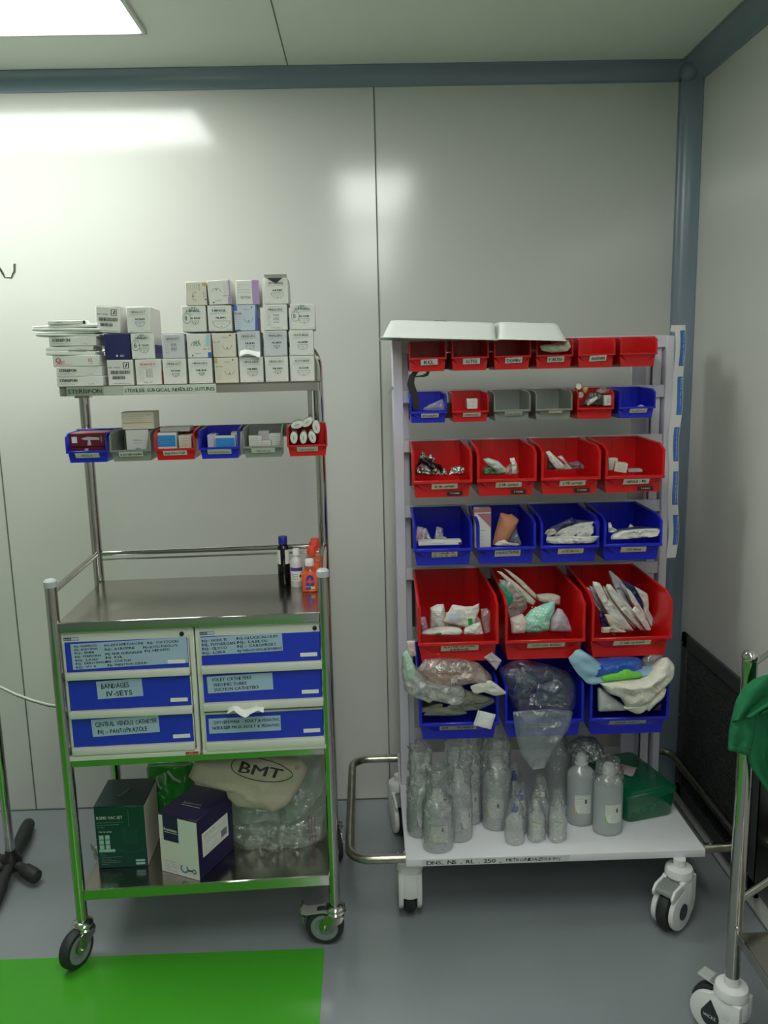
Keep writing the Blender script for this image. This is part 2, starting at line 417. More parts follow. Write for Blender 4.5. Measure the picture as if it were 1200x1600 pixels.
tag(g.build('steel_plate', loc=(XR, 1.965, .08)), 'narrow upright stainless steel plate on the right wall beyond the grille', 'wall plate')

# ================================================================== CASTERS
def steel_caster(parent, x, y, ang, brake=False, top=.125):
    """swivel caster, 100 mm wheel, local x = travel direction"""
    M = T(x, y, 0) @ Rz(ang); off = -.028; R = .05
    g = G(); g.lathe([(.012, top), (.012, top-.012), (.021, top-.014), (.027, top-.02), (.027, top-.025), (.023, top-.027), (.029, top-.032), (.027, top-.037), (.01, top-.039)], CHROME, M, 24)
    g.cyl((0, 0, top-.04), (0, 0, top+.02), .011, CHROME, 14, M); c = g.build('caster', parent)
    g = G(); pl = [(-.024, .083), (.024, .083), (.02, .07), (off+.011, .045), (off-.011, .045), (off-.014, .06)]
    for s in (-1, 1): g.prism(pl, .0025, SATIN, M @ T(0, s*.0185+.00125, 0) @ Rx(pi/2), .0006)
    g.box(-.026, .026, -.0185, .0185, .081, .087, SATIN, .001, M)
    g.cyl((off, -.026, .05), (off, .026, .05), .005, CHROME, 12, M)
    g.build('fork', c)
    g = G(); W = M @ T(off, 0, R) @ Rx(pi/2)
    g.lathe([(.036, -.014), (.046, -.014), (.05, -.008), (.05, .008), (.046, .014), (.036, .014)], RUBBER, W, 32, cap=False)
    g.lathe([(.0, -.009), (.024, -.01), (.026, -.0145), (.036, -.0145), (.036, .0145), (.026, .0145), (.024, .01), (0, .009)], TYRE, W, 32)
    g.lathe([(0, -.0125), (.012, -.0125), (.013, -.009), (.013, .009), (.012, .0125), (0, .0125)], SATIN, W, 20); g.build('wheel', c)
    if brake:
        g = G(); pts = [(.01, .092), (-.03, .096), (-.075, .088), (-.088, .092)]
        g.prism([(a, b) for a, b in pts]+[(a, b+.003) for a, b in pts[::-1]], .036, mat('zinc_plate', (200, 200, 194), .35, metal=.6), M @ T(0, .018, 0) @ Rx(pi/2))
        g.box(-.09, -.087, -.018, .018, .09, .108, SATIN, .0008, M)
        g.box(-.085, -.08, -.014, .014, .06, .078, SATIN, .0008, M @ T(0, 0, 0)); g.build('brake_pedal', c)
    return c
def shell(pr, n=20):
    """outline of the white housing seen from the side (x, z)"""
    return pr
def white_caster(parent, x, y, ang, top=.19, r=.0625, mark=True, pedal=True, badge='oval'):
    """twin-cheek castor; the wheel trails towards local -x, the closed back of the fork is +x"""
    M = T(x, y, 0) @ Rz(ang); off = -.03
    g = G(); g.lathe([(.016, top), (.016, top-.02), (.034, top-.024), (.037, top-.032), (.037, top-.044), (.033, top-.048)], CASTW, M, 28); c = g.build('caster', parent)
    g = G(); rc = r*.86
    side = [(off+rc*cos(a), r+.002+rc*sin(a)) for a in [rad(q) for q in range(85, 331, 12)]]+[(.028, r*.75), (.035, r*1.2), (.036, top-.045), (-.03, top-.045), (-.036, top-.056)]
    for s in (-1, 1): g.prism(side, .0145, CASTW, M @ T(0, (.0325 if s > 0 else -.018), 0) @ Rx(pi/2), .005)
    g.lathe([(.0, top-.046), (.031, top-.047), (.0345, top-.053), (.0345, r*1.25), (.033, r*1.15), (.0, r*1.15)], CASTW, M @ T(.004, 0, 0), 32); g.build('housing', c)
    g = G(); W = M @ T(off, 0, r) @ Rx(pi/2)
    g.lathe([(0, -.014), (r*.8, -.016), (r*.94, -.013), (r, -.006), (r, .006), (r*.94, .013), (r*.8, .016), (0, .014)], RUBBER, W, 40); g.build('wheel', c)
    if mark:
        for s in (-1, 1):
            g = G(); B = M @ T(off, -.033*s, r) @ (FRONT if s > 0 else Rz(pi) @ FRONT)
            if badge == 'drop':
                po = [(.021*cos(a), .021*sin(a)*1.1-.003) for a in [rad(q) for q in range(150, 391, 12)]]+[(.0, .04)]
                g.prism(po, .0015, mat('dark_badge', (40, 50, 52), .35), B); g.text('WICKE', WPRINT, B @ T(0, -.006, .0018), .008, .03, align='c', off=0)
            else:
                po = [(.019*cos(a), .023*sin(a)) for a in [rad(q) for q in range(0, 360, 15)]]
                g.prism(po, .0015, mat('dark_badge', (40, 50, 52), .35), B); g.text('WICKE', INK2, B @ T(0, -.003, .0018), .006, .024, align='c', off=0)
            g.build('badge', c)
    if pedal:
        z = top-.05; g = G(); po = [(-.03, z), (-.066, z-.006), (-.078, z-.014), (-.08, z-.022), (-.07, z-.02), (-.034, z-.012)]
        g.prism(po, .046, mat('grey_pedal', (125, 130, 128), .35), M @ T(0, .023, 0) @ Rx(pi/2), .003)
        for s in (-1, 1): g.prism([(-.03, z+.002), (-.07, z-.004), (-.084, z-.02), (-.08, z-.034), (-.066, z-.03), (-.03, z-.03)], .008, CASTW, M @ T(0, s*.027+.004, 0) @ Rx(pi/2), .003)
        g.build('brake_pedal', c)
    return c
# ================================================================== LEFT STAINLESS TROLLEY
YAW = rad(2.64); O1 = V((-.769, 1.931, 0)); U1 = V((cos(YAW), sin(YAW), 0)); V1 = V((-sin(YAW), cos(YAW), 0))
def L(px, py, v):
    """camera ray met with the plane v = const of the trolley: returns trolley coordinates (u, z)"""
    r = ray(px, py); n = V1; t = (v+(O1-CAM).dot(n))/r.dot(n); p = CAM+r*t-O1
    return p.dot(U1), p.z
def Lw(u, v, z): return O1+U1*u+V1*v+V((0, 0, z))
W1, D1 = .652, .405
tr = thing('instrument_trolley', 'tall stainless steel trolley with white drawer units, upper shelf and steel castors', 'trolley', O1, YAW)
TR = .0145
for i, (u, v) in enumerate(((0, 0), (W1, 0))):
    g = G(); g.cyl((u, v, .118), (u, v, 1.008), TR, STEEL, 24); p = g.build('front_post', tr)
    g = G(); g.lathe([(TR+.0008, 1.0), (TR+.0012, 1.014), (TR-.004, 1.019)], mat('grey_cap', (178, 182, 186), .4), T(u, v, 0), 20); g.build('end_cap', p)
# back posts join in a hoop above the upper shelf
g = G(); g.tube(fillet([(0, D1, .118), (0, D1, 1.575), (W1, D1, 1.575), (W1, D1, .118)], .07, 8), TR, STEEL, 24); g.build('back_post', tr)
g = G(); g.cyl((0, D1, .99), (W1, D1, .99), .0075, STEEL, 16); g.cyl((0, D1, .972), (W1, D1, .972), .003, STEEL, 10); g.build('guard_rail', tr)
for u in (0, W1):
    g = G(); g.cyl((u, 0, .985), (u, D1, .99), .0085, STEEL, 16); g.build('guard_rail', tr)
# worktop: folded tray
g = G(); g.box(.012, W1-.012, -.008, D1-.008, .906, .912, SATIN, .0015); g.box(.012, W1-.012, -.010, -.007, .887, .9115, MIRR, .0008)
g.box(.010, .013, -.008, D1-.01, .887, .911, SATIN); g.box(W1-.013, W1-.010, -.008, D1-.01, .887, .911, SATIN); g.build('worktop', tr)
g = G(); g.box(.012, W1-.012, -.006, D1-.006, .552, .555, SATIN, .0008); g.box(.012, W1-.012, -.009, -.006, .5385, .555, MIRR, .0006); g.build('cabinet_rail', tr)
g = G(); g.box(.012, W1-.012, -.006, D1, .194, .2, SATIN, .0015); g.box(.012, W1-.012, -.009, -.006, .172, .2, MIRR, .0008)
g.box(.010, .013, -.006, D1, .172, .2, SATIN); g.box(W1-.013, W1-.010, -.006, D1, .172, .2, SATIN); g.build('lower_shelf', tr)
# upper shelf with rounded front corners
ZS = 1.470
uL = L(88, 600, .2)[0]; uR = L(500, 600, .2)[0]
g = G(); r = .022; po = []
for cx, cy, a0 in ((uL+r, .2+r, 180), (uR-r*.3, .2+r*.3, 270)):
    rr = r if a0 == 180 else r*.3
    for q in range(0, 91, 15): po.append((cx+rr*cos(rad(a0+q)), cy+rr*sin(rad(a0+q))))
po += [(uR, .47), (uL, .47)]
g.prism(po, .004, SATIN, T(0, 0, ZS-.004))
n = 15
v = []; f = []
for q in po: v += [(q[0], q[1], ZS-.0005), (q[0], q[1], ZS-.024)]
f = [(2*i, 2*i+1, 2*((i+1) % len(po))+1, 2*((i+1) % len(po))) for i in range(len(po))]
g.add(v, f, SATIN); g.build('upper_shelf', tr)
NOTE = mat('taped_note', (196, 204, 192), .5)
for (x0, x1, s_, h, m_) in ((104, 162, 'STERISPON', .0105, mat('taped_note_green', (142, 156, 140), .5)), (193, 338, 'STERILISE SURGICAL NEEDLED SUTURES', .0085, NOTE)):
    a = L(x0, 608, .2)[0]; b = L(x1, 608, .2)[0]
    g = G(); B = T(a, .1985, ZS-.0235) @ FRONT; g.rect(0, b-a, .0, .0225, m_, B)
    if 'NEED' in s_: g.rect(-.05, 0, 0, .0225, mat('clear_tape', (178, 186, 172), .4), B)
    g.text(s_, INK, B @ T(.003, .006, .0006), h, b-a-.006, .08, bold=.012); g.build('note', tr)
g = G(); g.box(W1-.030, W1-.018, D1-.012, D1-.002, 1.30, ZS-.02, SATIN, .001); g.box(W1-.028, W1, .385, .42, ZS-.03, ZS-.02, SATIN, .001); g.box(-.02, .02, .385, .42, ZS-.034, ZS-.024, SATIN, .001); g.build('shelf_bracket', tr)
# bin rail
g = G(); g.box(-.02, W1+.02, D1-.032, D1-.017, 1.315, 1.352, SATIN, .002); g.build('bin_rail', tr)
steel_caster(tr, 0, 0, rad(62)); steel_caster(tr, W1, 0, rad(-8), True)
steel_caster(tr, 0, D1, rad(40), True); steel_caster(tr, W1, D1, rad(100))

# drawer units -------------------------------------------------
ALM = mat('unit_plastic', (206, 208, 196), .45); DBL = mat('drawer_blue', (34, 52, 186), .4)
NB = mat('pale_blue_note', (160, 184, 206), .45)
def drawer_unit(px0, px1, label, rows, notes, sticker):
    uL, uR = L(px0, 1080, -.002)[0], L(px1, 1080, -.002)[0]; w = uR-uL; zb, zt = .5555, .886
    t = thing('drawer_unit', label, 'drawer unit', Lw(uL, 0, zb), YAW)
    h = zt-zb; B0 = T(-0, 0, -zb)
    g = G(); g.box(0, .012, 0, .36, 0, h, ALM, .002); g.box(w-.012, w, 0, .36, 0, h, ALM, .002); g.box(0, w, 0, .36, h-.006, h, ALM, .002)
    g.box(0, w, .35, .36, 0, h, ALM); g.box(0, w, 0, .36, 0, .004, ALM); g.box(.01, w-.01, -.001, .012, h-.03, h-.004, ALM, .002); g.box(.002, w-.002, -.0125, .01, 0, .0125, ALM, .0015)
    g.build('carcass', t)
    g = G(); K = T(w-.028, -.0015, h-.016) @ FRONT
    g.lathe([(.0, .0), (.0055, .0), (.0055, .003), (.004, .0035), (0, .003)], mat('dark_lock', (60, 62, 55), .35, metal=.7), K, 20); g.box(-.0035, .0035, -.0008, .0008, .003, .0042, BLACK, 0, K); g.build('lock', t)
    g = G(); K = T(w-.013, -.0015, h-.016) @ FRONT; g.lathe([(0, 0), (.0045, 0), (.0045, .0006), (0, .0006)], PAPER, K, 16); g.text('C', INK2, K @ T(-.0015, -.002, .0008), .004); g.build('round_sticker', t)
    g = G(); K = T(.012, -.0015, h-.0215) @ FRONT; g.rect(0, .036, 0, .0075, NAVY, K); g.rect(.018, .0355, .0008, .0067, mat('pale_print', (170, 190, 205), .5), K @ T(0, 0, .0002)); g.text('ALKON', WPRINT, K @ T(.001, .0018, .0006), .0042, .016); g.build('brand_plate', t)
    if sticker:
        g = G(); K = T(w-.036, -.0127, .0015) @ FRONT; g.rect(0, .031, 0, .009, mat('red_sticker', (160, 30, 34), .5), K); g.text('MAKE', WPRINT, K @ T(.009, .0058, .0006), .002, .01); g.text('UNBREAKABLE', WPRINT, K @ T(.002, .0018, .0006), .0026, .027); g.build('red_sticker', t)
    for i, (yt, yb, yl) in enumerate(rows):
        pxm = (px0+px1)/2
        z1 = L(pxm, yt, -.004)[1]-zb; z0 = L(pxm, yb, -.004)[1]-zb; zl = L(pxm, yl, -.004)[1]-zb
        g = G(); x0, x1 = .012, w-.014
        g.box(x0, x1, -.0025, .006, z0, z1, DBL, .0015)
        g.box(x0-.001, x1+.001, -.014, .004, zl, z0, ALM, .003, seg=2)
        g.box(x0-.001, x0+.001, -.004, .004, z0, z1, ALM); g.box(x1-.001, x1+.001, -.004, .004, z0, z1, ALM)
        if i == 2 and not sticker: g.box(x0-.001, x1+.001, -.004, .006, z1, z1+.005, ALM, .001)
        d = g.build('drawer', t)
        g = G(); K = T(x1-.052, -.003, z0+.012) @ FRONT; g.rect(0, .042, 0, .0095, PAPER, K, .0015); g.build('card_holder', d)
        nx0, nx1, ny0, ny1, tilt, lines, jit = notes[i]
        g = G(); a, za = L(nx0, ny1, -.005); b, zc_ = L(nx1, ny0, -.005); K = T(a-uL, -.0034, za-zb) @ FRONT @ Rz(tilt)
        nw, nh = b-a, zc_-za; g.rect(0, nw, 0, nh, NB, K)
        for (lx, ly, lw, lh, s_) in lines: g.text(s_, INK, K @ T(lx*nw, ly*nh, .0006), lh*nh, lw*nw, jit, bold=.014)
        g.build('note', d)
    return t
left_notes = [(114, 292, 999, 1047, .02, [
    (.03, .86, .2, .08, 'INJ:- HARMADOL'), (.03, .73, .2, .08, 'INJ:- BUSCOPAN'), (.03, .6, .17, .08, 'INJ:- EMEB'), (.03, .46, .22, .08, 'INJ:- PERINORM'), (.03, .32, .2, .08, 'INJ:- LASIX'), (.03, .19, .28, .08, 'INJ:- DEROTHYLIN'), (.03, .05, .18, .08, 'INJ:- VIT K'),
    (.29, .83, .34, .09, 'INJ:-DEXAMETHASONE'), (.29, .67, .26, .09, 'INJ:- ATROPINE'), (.29, .49, .32, .09, 'INJ: NOR-ADRENALINE'), (.29, .35, .15, .09, 'INJ: AVIL'), (.29, .2, .22, .09, 'INJ:- CORTLIN'), (.3, .05, .34, .09, 'INJ:- PHENYTOIN SODIUM'),
    (.66, .82, .27, .09, 'INJ:- OXYTOCIN'), (.62, .66, .3, .09, 'INJ:-GLYCO PYROLATE'), (.63, .52, .22, .09, 'INJ: HEPARITI')], .06),
    (153, 222, 1062, 1093, .03, [(.1, .56, .62, .28, 'BANDAGES'), (.2, .12, .58, .28, 'IV-SETS')], .08),
    (145, 248, 1120, 1152, .03, [(.06, .56, .92, .26, 'CENTRAL VENOUS CATHETER'), (.08, .14, .74, .24, 'INJ :- PANTOPRAZOLE')], .08)]
right_notes = [(313, 441, 991, 1025, .02, [
    (.03, .74, .3, .14, 'INJ:- NOULTI'), (.03, .52, .4, .14, 'INJ:- PHYNERGAN'), (.03, .3, .3, .14, 'INJ:- GLYCO'), (.03, .07, .28, .14, 'INJ:- LORA'),
    (.45, .76, .5, .14, 'INJ:-GLUCICALCIUM'), (.45, .54, .38, .14, 'INJ:- LABILOL'), (.45, .32, .48, .14, 'INJ :- CABOPROST'), (.45, .08, .54, .13, 'INJ: PARACETOMOL&CEFOPERAZ')], .06),
    (325, 426, 1053, 1084, .02, [(.08, .7, .6, .19, 'FOLEY CATHETERS'), (.1, .4, .5, .17, 'FEEDING TUBES'), (.1, .12, .68, .17, 'SUCTION CATHETERS')], .08),
    (327, 438, 1118, 1147, .0, [(.07, .65, .92, .19, 'OXYGEN MASK - ADULT & PEDIATRIC'), (.05, .28, .94, .19, 'NEBULISER MASK-ADULT & PEDIATRIC')], .06)]
u_a = drawer_unit(99, 308, 'white three-drawer unit with blue fronts, left one under the steel worktop', [(1000, 1047, 1058), (1061, 1107, 1118), (1119, 1164, 1175)], left_notes, True)
u_b = drawer_unit(310, 513, 'white three-drawer unit with blue fronts, right one, crumpled paper poking from its lowest drawer', [(991, 1036, 1048), (1050, 1094, 1106), (1113, 1155, 1168)], right_notes, False)
# crumpled paper sticking out of the lowest right drawer
g = G()
def fpap(u, v):
    x = -.045+.09*u; y = -.03+.04*v; n = noise.noise(V((u*5, v*3, 1.2)))*.01
    return (x, y, .006*sin(u*9)*(1-v*.4)+n-(1-v)*.006)
g.grid(fpap, 14, 6, PAPER, None, .0006); a, b = L(385, 1104, -.02)
tag(g.build('paper_wrapper', loc=Lw(a, -.014, b-.002)), 'crumpled white paper wrapper poking out above the lowest right-hand drawer', 'wrapper')

# ================================================================== STORAGE BINS
def make_bin(w, d, h, lip, col, name, label, group, loc, rz=0, note=None, tagtxt=None, noteinfo=None):
    """open-fronted stacking bin, origin at the bottom of its back; opens towards -y"""
    t = thing(name, label, 'storage bin', loc, rz, group); a = w/2; th = .0022
    yf = -d; yb = -(d-(.010 if w < .14 else .014 if w < .2 else .02)); hb = h*.965
    bm = bmesh.new()
    def P(*q): return bm.verts.new(q)
    a2 = a*.93
    def face(*ps): bm.faces.new([P(*p) for p in ps])
    ak = a*.955
    face((-a2, 0, 0), (a2, 0, 0), (a2, yb, 0), (-a2, yb, 0))
    face((-a2, 0, 0), (-ak, 0, h), (ak, 0, h), (a2, 0, 0))
    for s in (-1, 1):
        face((s*a2, 0, 0), (s*ak, 0, h), (s*a, yb*.92, hb), (s*a, yf, h*.87), (s*a, yf, lip), (s*a, yb, lip*.8), (s*a2, yb, 0))
        # gusset of the flared mouth
        face((s*a, yf, lip), (s*a, yb, lip*.8), (s*a*.62, yb-.001, lip*.42))
    face((-a2, yb, 0), (a2, yb, 0), (a, yb, lip*.8), (a*.62, yb, lip*.42), (-a*.62, yb, lip*.42), (-a, yb, lip*.8))
    face((-a, yf, lip), (a, yf, lip), (a*.62, yb-.001, lip*.42), (-a*.62, yb-.001, lip*.42))
    bmesh.ops.remove_doubles(bm, verts=bm.verts, dist=.0012)
    bmesh.ops.recalc_face_normals(bm, faces=bm.faces)
    bmesh.ops.solidify(bm, geom=list(bm.faces), thickness=th)
    g = G(); g.bm(bm, col)
    for k in range(1, 4):   # ribs on the inside of the back
        x = -a+2*a*k/4; g.box(x-.001, x+.001, -.004, 0, .005, h-.005, col)
    g.build('bin_body', t, angle=.5)
    g = G(); rr = .0026 if w < .14 else .004
    for s in (-1, 1):
        pts = [(s*ak, .002, h), (s*a, yb*.92, hb), (s*a, yf, h*.87), (s*a, yf-.001, lip)]
        g.tube(pts, rr, col, 8)
    g.box(-a-rr, a+rr, yf-rr*1.3, yf+rr*.6, lip-rr*1.8, lip+rr*.6, col, rr*.5)
    g.box(-ak, ak, -.001, .005, h-.004, h+.002, col, .001)
    g.build('rim', t)
    # label stuck on the sloping plate
    if noteinfo:
        px, wd, ht, m_, ink_, lines, tilt = noteinfo
        p0 = V((0, yf, lip-rr*2)); p1 = V((0, yb-.001, lip*.42)); upv = (p0-p1).normalized(); nv = V((1, 0, 0)).cross(upv)
        K = Matrix(((1, upv.x, nv.x, px), (0, upv.y, nv.y, p0.y), (0, upv.z, nv.z, p0.z+rr), (0, 0, 0, 1))) @ T(0, -ht*.96, .0036) @ Rz(tilt)
        g = G(); g.rect(-wd/2, wd/2, 0, ht, m_, K, .0005)
        for (ly, lh, lw, s_) in lines: g.text(s_, ink_, K @ T(0, ly*ht, .0007), lh*ht, lw*wd, .1, align='c', bold=.02)
        g.build('label', t)
    if tagtxt:
        g = G(); K = T(a*.42, yb-.0025, lip*.1) @ FRONT; g.rect(-w*.13, w*.15, 0, lip*.24, BLACK, K, .0008); g.text(tagtxt, WPRINT, K @ T(w*.01, lip*.08, .001), lip*.09, w*.16, align='c'); g.build('black_sticker', t)
    return t
TAPEW = mat('white_tape', (214, 216, 208), .55)
PALE = mat('pale_green_tape', (190, 200, 182), .55)
def N(w, s, m_=TAPE, h=.016, px=0, tilt=0, ink_=None, wd=None): return (px, wd or w, h, m_, ink_ or INK, s, tilt)
small = (.106, .13, .072, .036); mid = (.165, .215, .13, .052); big = (.219, .315, .178, .062)
# six bins on the left trolley
lb = [(BLUE, 'blue', 138, [(.3, .4, .5, 'SURGICAL')], PALE, mat('grey_green_ink', (120, 140, 125), .6)), (GREY, 'grey', 206, [(.28, .42, .86, 'INJ-HEPARIN')], TAPEW, INK), (RED, 'red', 275, [(.28, .42, .86, 'INJ:-PANTOP')], TAPEW, INK),
      (BLUE, 'blue', 344, [(.28, .36, .8, 'Tetraxyclone')], PALE, INK2), (GREY, 'grey', 412, [(.28, .4, .6, 'Oralex')], TAPEW, INK2), (RED, 'red', 481, [(.28, .36, .7, 'Cot bandage')], PALE, INK2)]
lbl = ['blue storage bin holding two maroon cartons', 'grey storage bin holding a tall white carton under a cream one', 'red storage bin holding a white and light blue tablet carton', 'blue storage bin holding a light blue tablet carton, right of the first red bin', 'grey storage bin holding several small white cartons', 'red storage bin heaped with white bandage rolls']
VB = D1-.036
LBINS = []
for i, (c, cn, px, ln, tp, ik) in enumerate(lb):
    u, z = L(px, [722, 720, 720, 718, 716, 713][i], VB-.125)
    LBINS.append((u, z))
    make_bin(.102, .13, .078, .030, c, 'storage_bin', lbl[i], 'storage bins on the steel trolley', Lw(u, VB, 1.271), YAW, noteinfo=(0, .062 if i != 5 else .056, .016, tp, ik, ln, 0))
# ================================================================== WHITE SUPPLY TROLLEY
ct = thing('supply_trolley', 'white supply trolley with a rack of red and blue bins and steel side bumpers', 'trolley', (0, 0, 0))
X0, X1, Y0, Y1, ZD = .073, .876, 1.994, 2.61, .21
g = G(); g.box(X0, X1, Y0, Y1, ZD-.021, ZD, WHITEP, .0015, seg=2); dk = g.build('deck', ct)
g = G(); a = at(665, 1348, Y0); b = at(878, 1342, Y0); K = T(a.x-.01, Y0-.0006, ZD-.0195) @ FRONT
NT = mat('clear_note', (206, 208, 206), .4); g.rect(0, b.x-a.x+.03, 0, .018, NT, K)
g.text('DNS, NS , RL , 250 ,', INK, K @ T(.012, .004, .0006), .0105, .2, .08, bold=.01); g.text('METRONIDAZOLE-INJ', INK, K @ T(.225, .006, .0006), .008, .145, .12, bold=.01); g.build('note', dk)
YP = 2.40
UPR = mat('white_upright', (216, 214, 224), .45)
g = G(); g.box(.077, .106, YP-.01, YP+.09, ZD, 1.575, UPR, .002); g.box(.1, .125, YP+.04, YP+.055, ZD, 1.56, UPR); g.build('upright', ct)
g = G(); g.box(.866, .889, YP-.01, YP+.09, ZD, 1.572, UPR, .002); g.build('upright', ct)
g = G(); g.box(.832, .860, YP+.012, YP+.022, ZD, 1.56, UPR, .001); g.box(.832, .836, YP+.012, YP+.06, ZD, 1.56, UPR, .001); g.build('upright', ct)
g = G(); g.box(.79, .842, YP+.062, YP+.072, ZD, 1.56, UPR, .001); g.build('upright', ct)
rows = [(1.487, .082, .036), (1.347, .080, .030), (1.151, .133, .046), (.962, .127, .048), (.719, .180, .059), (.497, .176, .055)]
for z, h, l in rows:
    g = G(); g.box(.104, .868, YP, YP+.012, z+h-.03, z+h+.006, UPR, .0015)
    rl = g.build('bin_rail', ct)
    g = G(); g.box(.122, .793, YP+.0005, YP+.004, z+.004, z+h-.032, mat('painted_gap_shade', (34, 34, 36), .6)); g.build('gap_shade_strip', rl)  # added dark strip paints in the shade between bins, dark clips included
g = G(); g.box(.1, .866, YP+.0555, YP+.066, .33, .37, UPR, .001); g.build('cross_bar', ct)
# bumpers: bent tube loops at deck level
for s, xa, xo, ya, yb in ((-1, X0, -.078, 2.012, 2.585), (1, X1, .992, 2.012, 2.585)):
    g = G(); z = ZD-.006
    if s > 0: pts = [(xa, ya, z), (xo, ya, z), (xo, yb, z), (xa, yb, z)]
    else: pts = [(xa, ya, z), (xo, ya, z), (xo, yb, z), (xa, yb, z)]
    g.tube(fillet(pts, .055, 7), .0125, GALV, 18)
    for y in (ya, yb):
        g.lathe([(0, .012), (.004, .012), (.0035, .0155), (0, .017)], CHROME, T(xa+s*.02, y, z), 12)
    g.build('bumper', ct)
white_caster(ct, .085, 2.06, rad(-90), pedal=False, mark=False)
white_caster(ct, .805, 1.99, rad(40), pedal=True)
white_caster(ct, .075, 2.5, rad(100), pedal=True, mark=False)
white_caster(ct, .82, 2.52, rad(80), pedal=False, mark=False)

# strip of empty packaging hung down the right upright
SP = mat('strip_paper', (226, 226, 222), .5, bump=.1, bscale=40); SB = mat('strip_blue', (62, 116, 190), .5)
g = G()
def fs(u, v):
    z = 1.60-.68*v; x = .884+.03*u+.004*sin(v*9); return (x+.002*sin(v*23), YP-.014-.003*sin(v*14+u*2), z)
g.grid(fs, 3, 40, SP, None, .0008)
for k, (za, zb) in enumerate(((1.585, 1.485), (1.455, 1.345), (1.31, 1.21), (1.18, 1.08), (1.05, .96))):
    def fb(u, v, za=za, zb=zb):
        z = za+(zb-za)*v; vv = (1.60-z)/.68; p = fs(.45+.5*u, vv); return (p[0], p[1]-.0013, z)
    g.grid(fb, 2, 8, SB, None)
    cx = fs(.7, (1.60-(za+zb)/2)/.68)
    g.text('Transparent Film Dressing', WPRINT, T(cx[0]+.003, cx[1]-.0028, zb+.004) @ FRONT @ Rz(pi/2), .0035, za-zb-.008)
tag(g.build('packaging_strip'), 'long white paper strip with blue printed bars hanging down the right upright of the rack', 'packaging strip')
g = G(); g.box(-.012, .012, -.001, 0, -.009, .009, PAPER, 0, Ry(.2)); tag(g.build('tape_scrap', loc=(.886, YP-.012, 1.590)), 'small white scrap of tape at the top of the right upright', 'tape')
g = G(); g.box(-.004, .004, -.001, 0, -.012, .012, mat('clear_tape', (178, 186, 172), .4), 0, Ry(.5)); tag(g.build('tape_scrap', loc=(.071, YP-.01, 1.435)), 'torn clear tape on the left upright of the rack', 'tape')

# bins -------------------------------------------------------
def lx(px): return at(px, 600, 2.28).x
W_IN = .803-.112
def bx(n, i): p = W_IN/n; return .112+p*(i+.5)
BIN = {}
def rack(row, i, n, col, cname, label, note=None, tagtxt=None):
    z, h, l = rows[row]; w, d = ((.097, .13) if n == 6 else (.154, .215) if n == 4 else (.207, .315))
    o = make_bin(w, d, h, l, col, 'storage_bin', label, 'storage bins on the white rack', (bx(n, i), YP-.001, z), 0, noteinfo=note, tagtxt=tagtxt)
    BIN[(row, i)] = (bx(n, i), YP, z, w, d, h, l); return o
r1 = ['KCL', 'NTG', 'DOMIN', 'PAUSE', 'ANAWIN', None]
for i, s_ in enumerate(r1):
    lb_ = 'small red bin labelled %s in the top row of the rack' % s_ if s_ else 'small red bin without a label at the right end of the top row'
    rack(0, i, 6, RED, 'red', lb_, N(.046, [(.22, .56, .62 if s_ in ('KCL', 'NTG') else .8, s_)], TAPEW, .017, px=.004, tilt=.03) if s_ else None)
r2 = [(BLUE, 'blue', 'EFARIN', TAPEW, INK2), (RED, 'red', 'LIGNOCAIN', TAPEW, INK), (GREY, 'grey', 'Hep lock', PALE, INK2), (GREY, 'grey', '', TAPE, INK2), (RED, 'red', None, None, None), (BLUE, 'blue', 'Avil/Dexa', TAPEW, INK2)]
l2 = ['small blue bin with a black strap in it, left end of the second row', 'small red bin labelled LIGNOCAIN in the second row', 'left of the two grey bins on the rack, pale label', 'right of the two grey bins on the rack, strip of brown tape', 'small red bin heaped with vials and packs in the second row', 'small blue bin with folded white paper, right end of the second row']
for i, (c, cn, s_, tp, ik) in enumerate(r2):
    nt = None
    if s_ is not None: nt = N(.048 if s_ else .036, [(.28, .42, .8, s_)] if s_ else [], tp, .0135 if s_ else .008, px=.004, ink_=ik)
    rack(1, i, 6, c, cn, l2[i], nt)
for i, s_ in enumerate(('10 ML syringe', '5 ML syringe', '2 ML syringe', 'NEEDLE - INJ')):
    rack(2, i, 4, RED, 'red', 'medium red bin labelled %s in the third row' % s_, N(.07, [(.3, .4, .75, s_)], TAPE if i < 3 else TAPEW, .021, px=.006, tilt=.02), 'T-YOUNG')
for i, (ls, s_) in enumerate((([(.56, .3, .8, 'I.v cannula 20'), (.12, .3, .9, '22, 24, 18  nos')], 'I.v cannula'), ([(.38, .42, .9, 'PARACETAMOL')], 'PARACETAMOL'), ([(.3, .38, .66, '6 1/2 Gloves')], '6 1/2 Gloves'), ([(.3, .38, .58, '7 1/2 Gloves')], '7 1/2 Gloves'))):
    rack(3, i, 4, BLUE, 'blue', 'medium blue bin labelled %s in the fourth row' % s_, N(.07, ls, TAPE if i != 1 else TAPEW, .022 if i != 1 else .026, px=.004, tilt=.02))
for i, (ls, s_) in enumerate((([(.58, .3, .84, 'PLASTER OF PARIS'), (.08, .3, .5, 'BANDAGE')], 'PLASTER OF PARIS BANDAGE'), ([(.3, .38, .78, 'COTTON ROLLS')], 'COTTON ROLLS'), ([(.3, .36, .66, '7. NO GLOVES')], '7. NO GLOVES'))):
    rack(4, i, 3, RED, 'red', 'large red bin labelled %s in the fifth row' % s_, N(.1, ls, TAPE, .026 if i == 0 else .022, px=.004, tilt=.02))
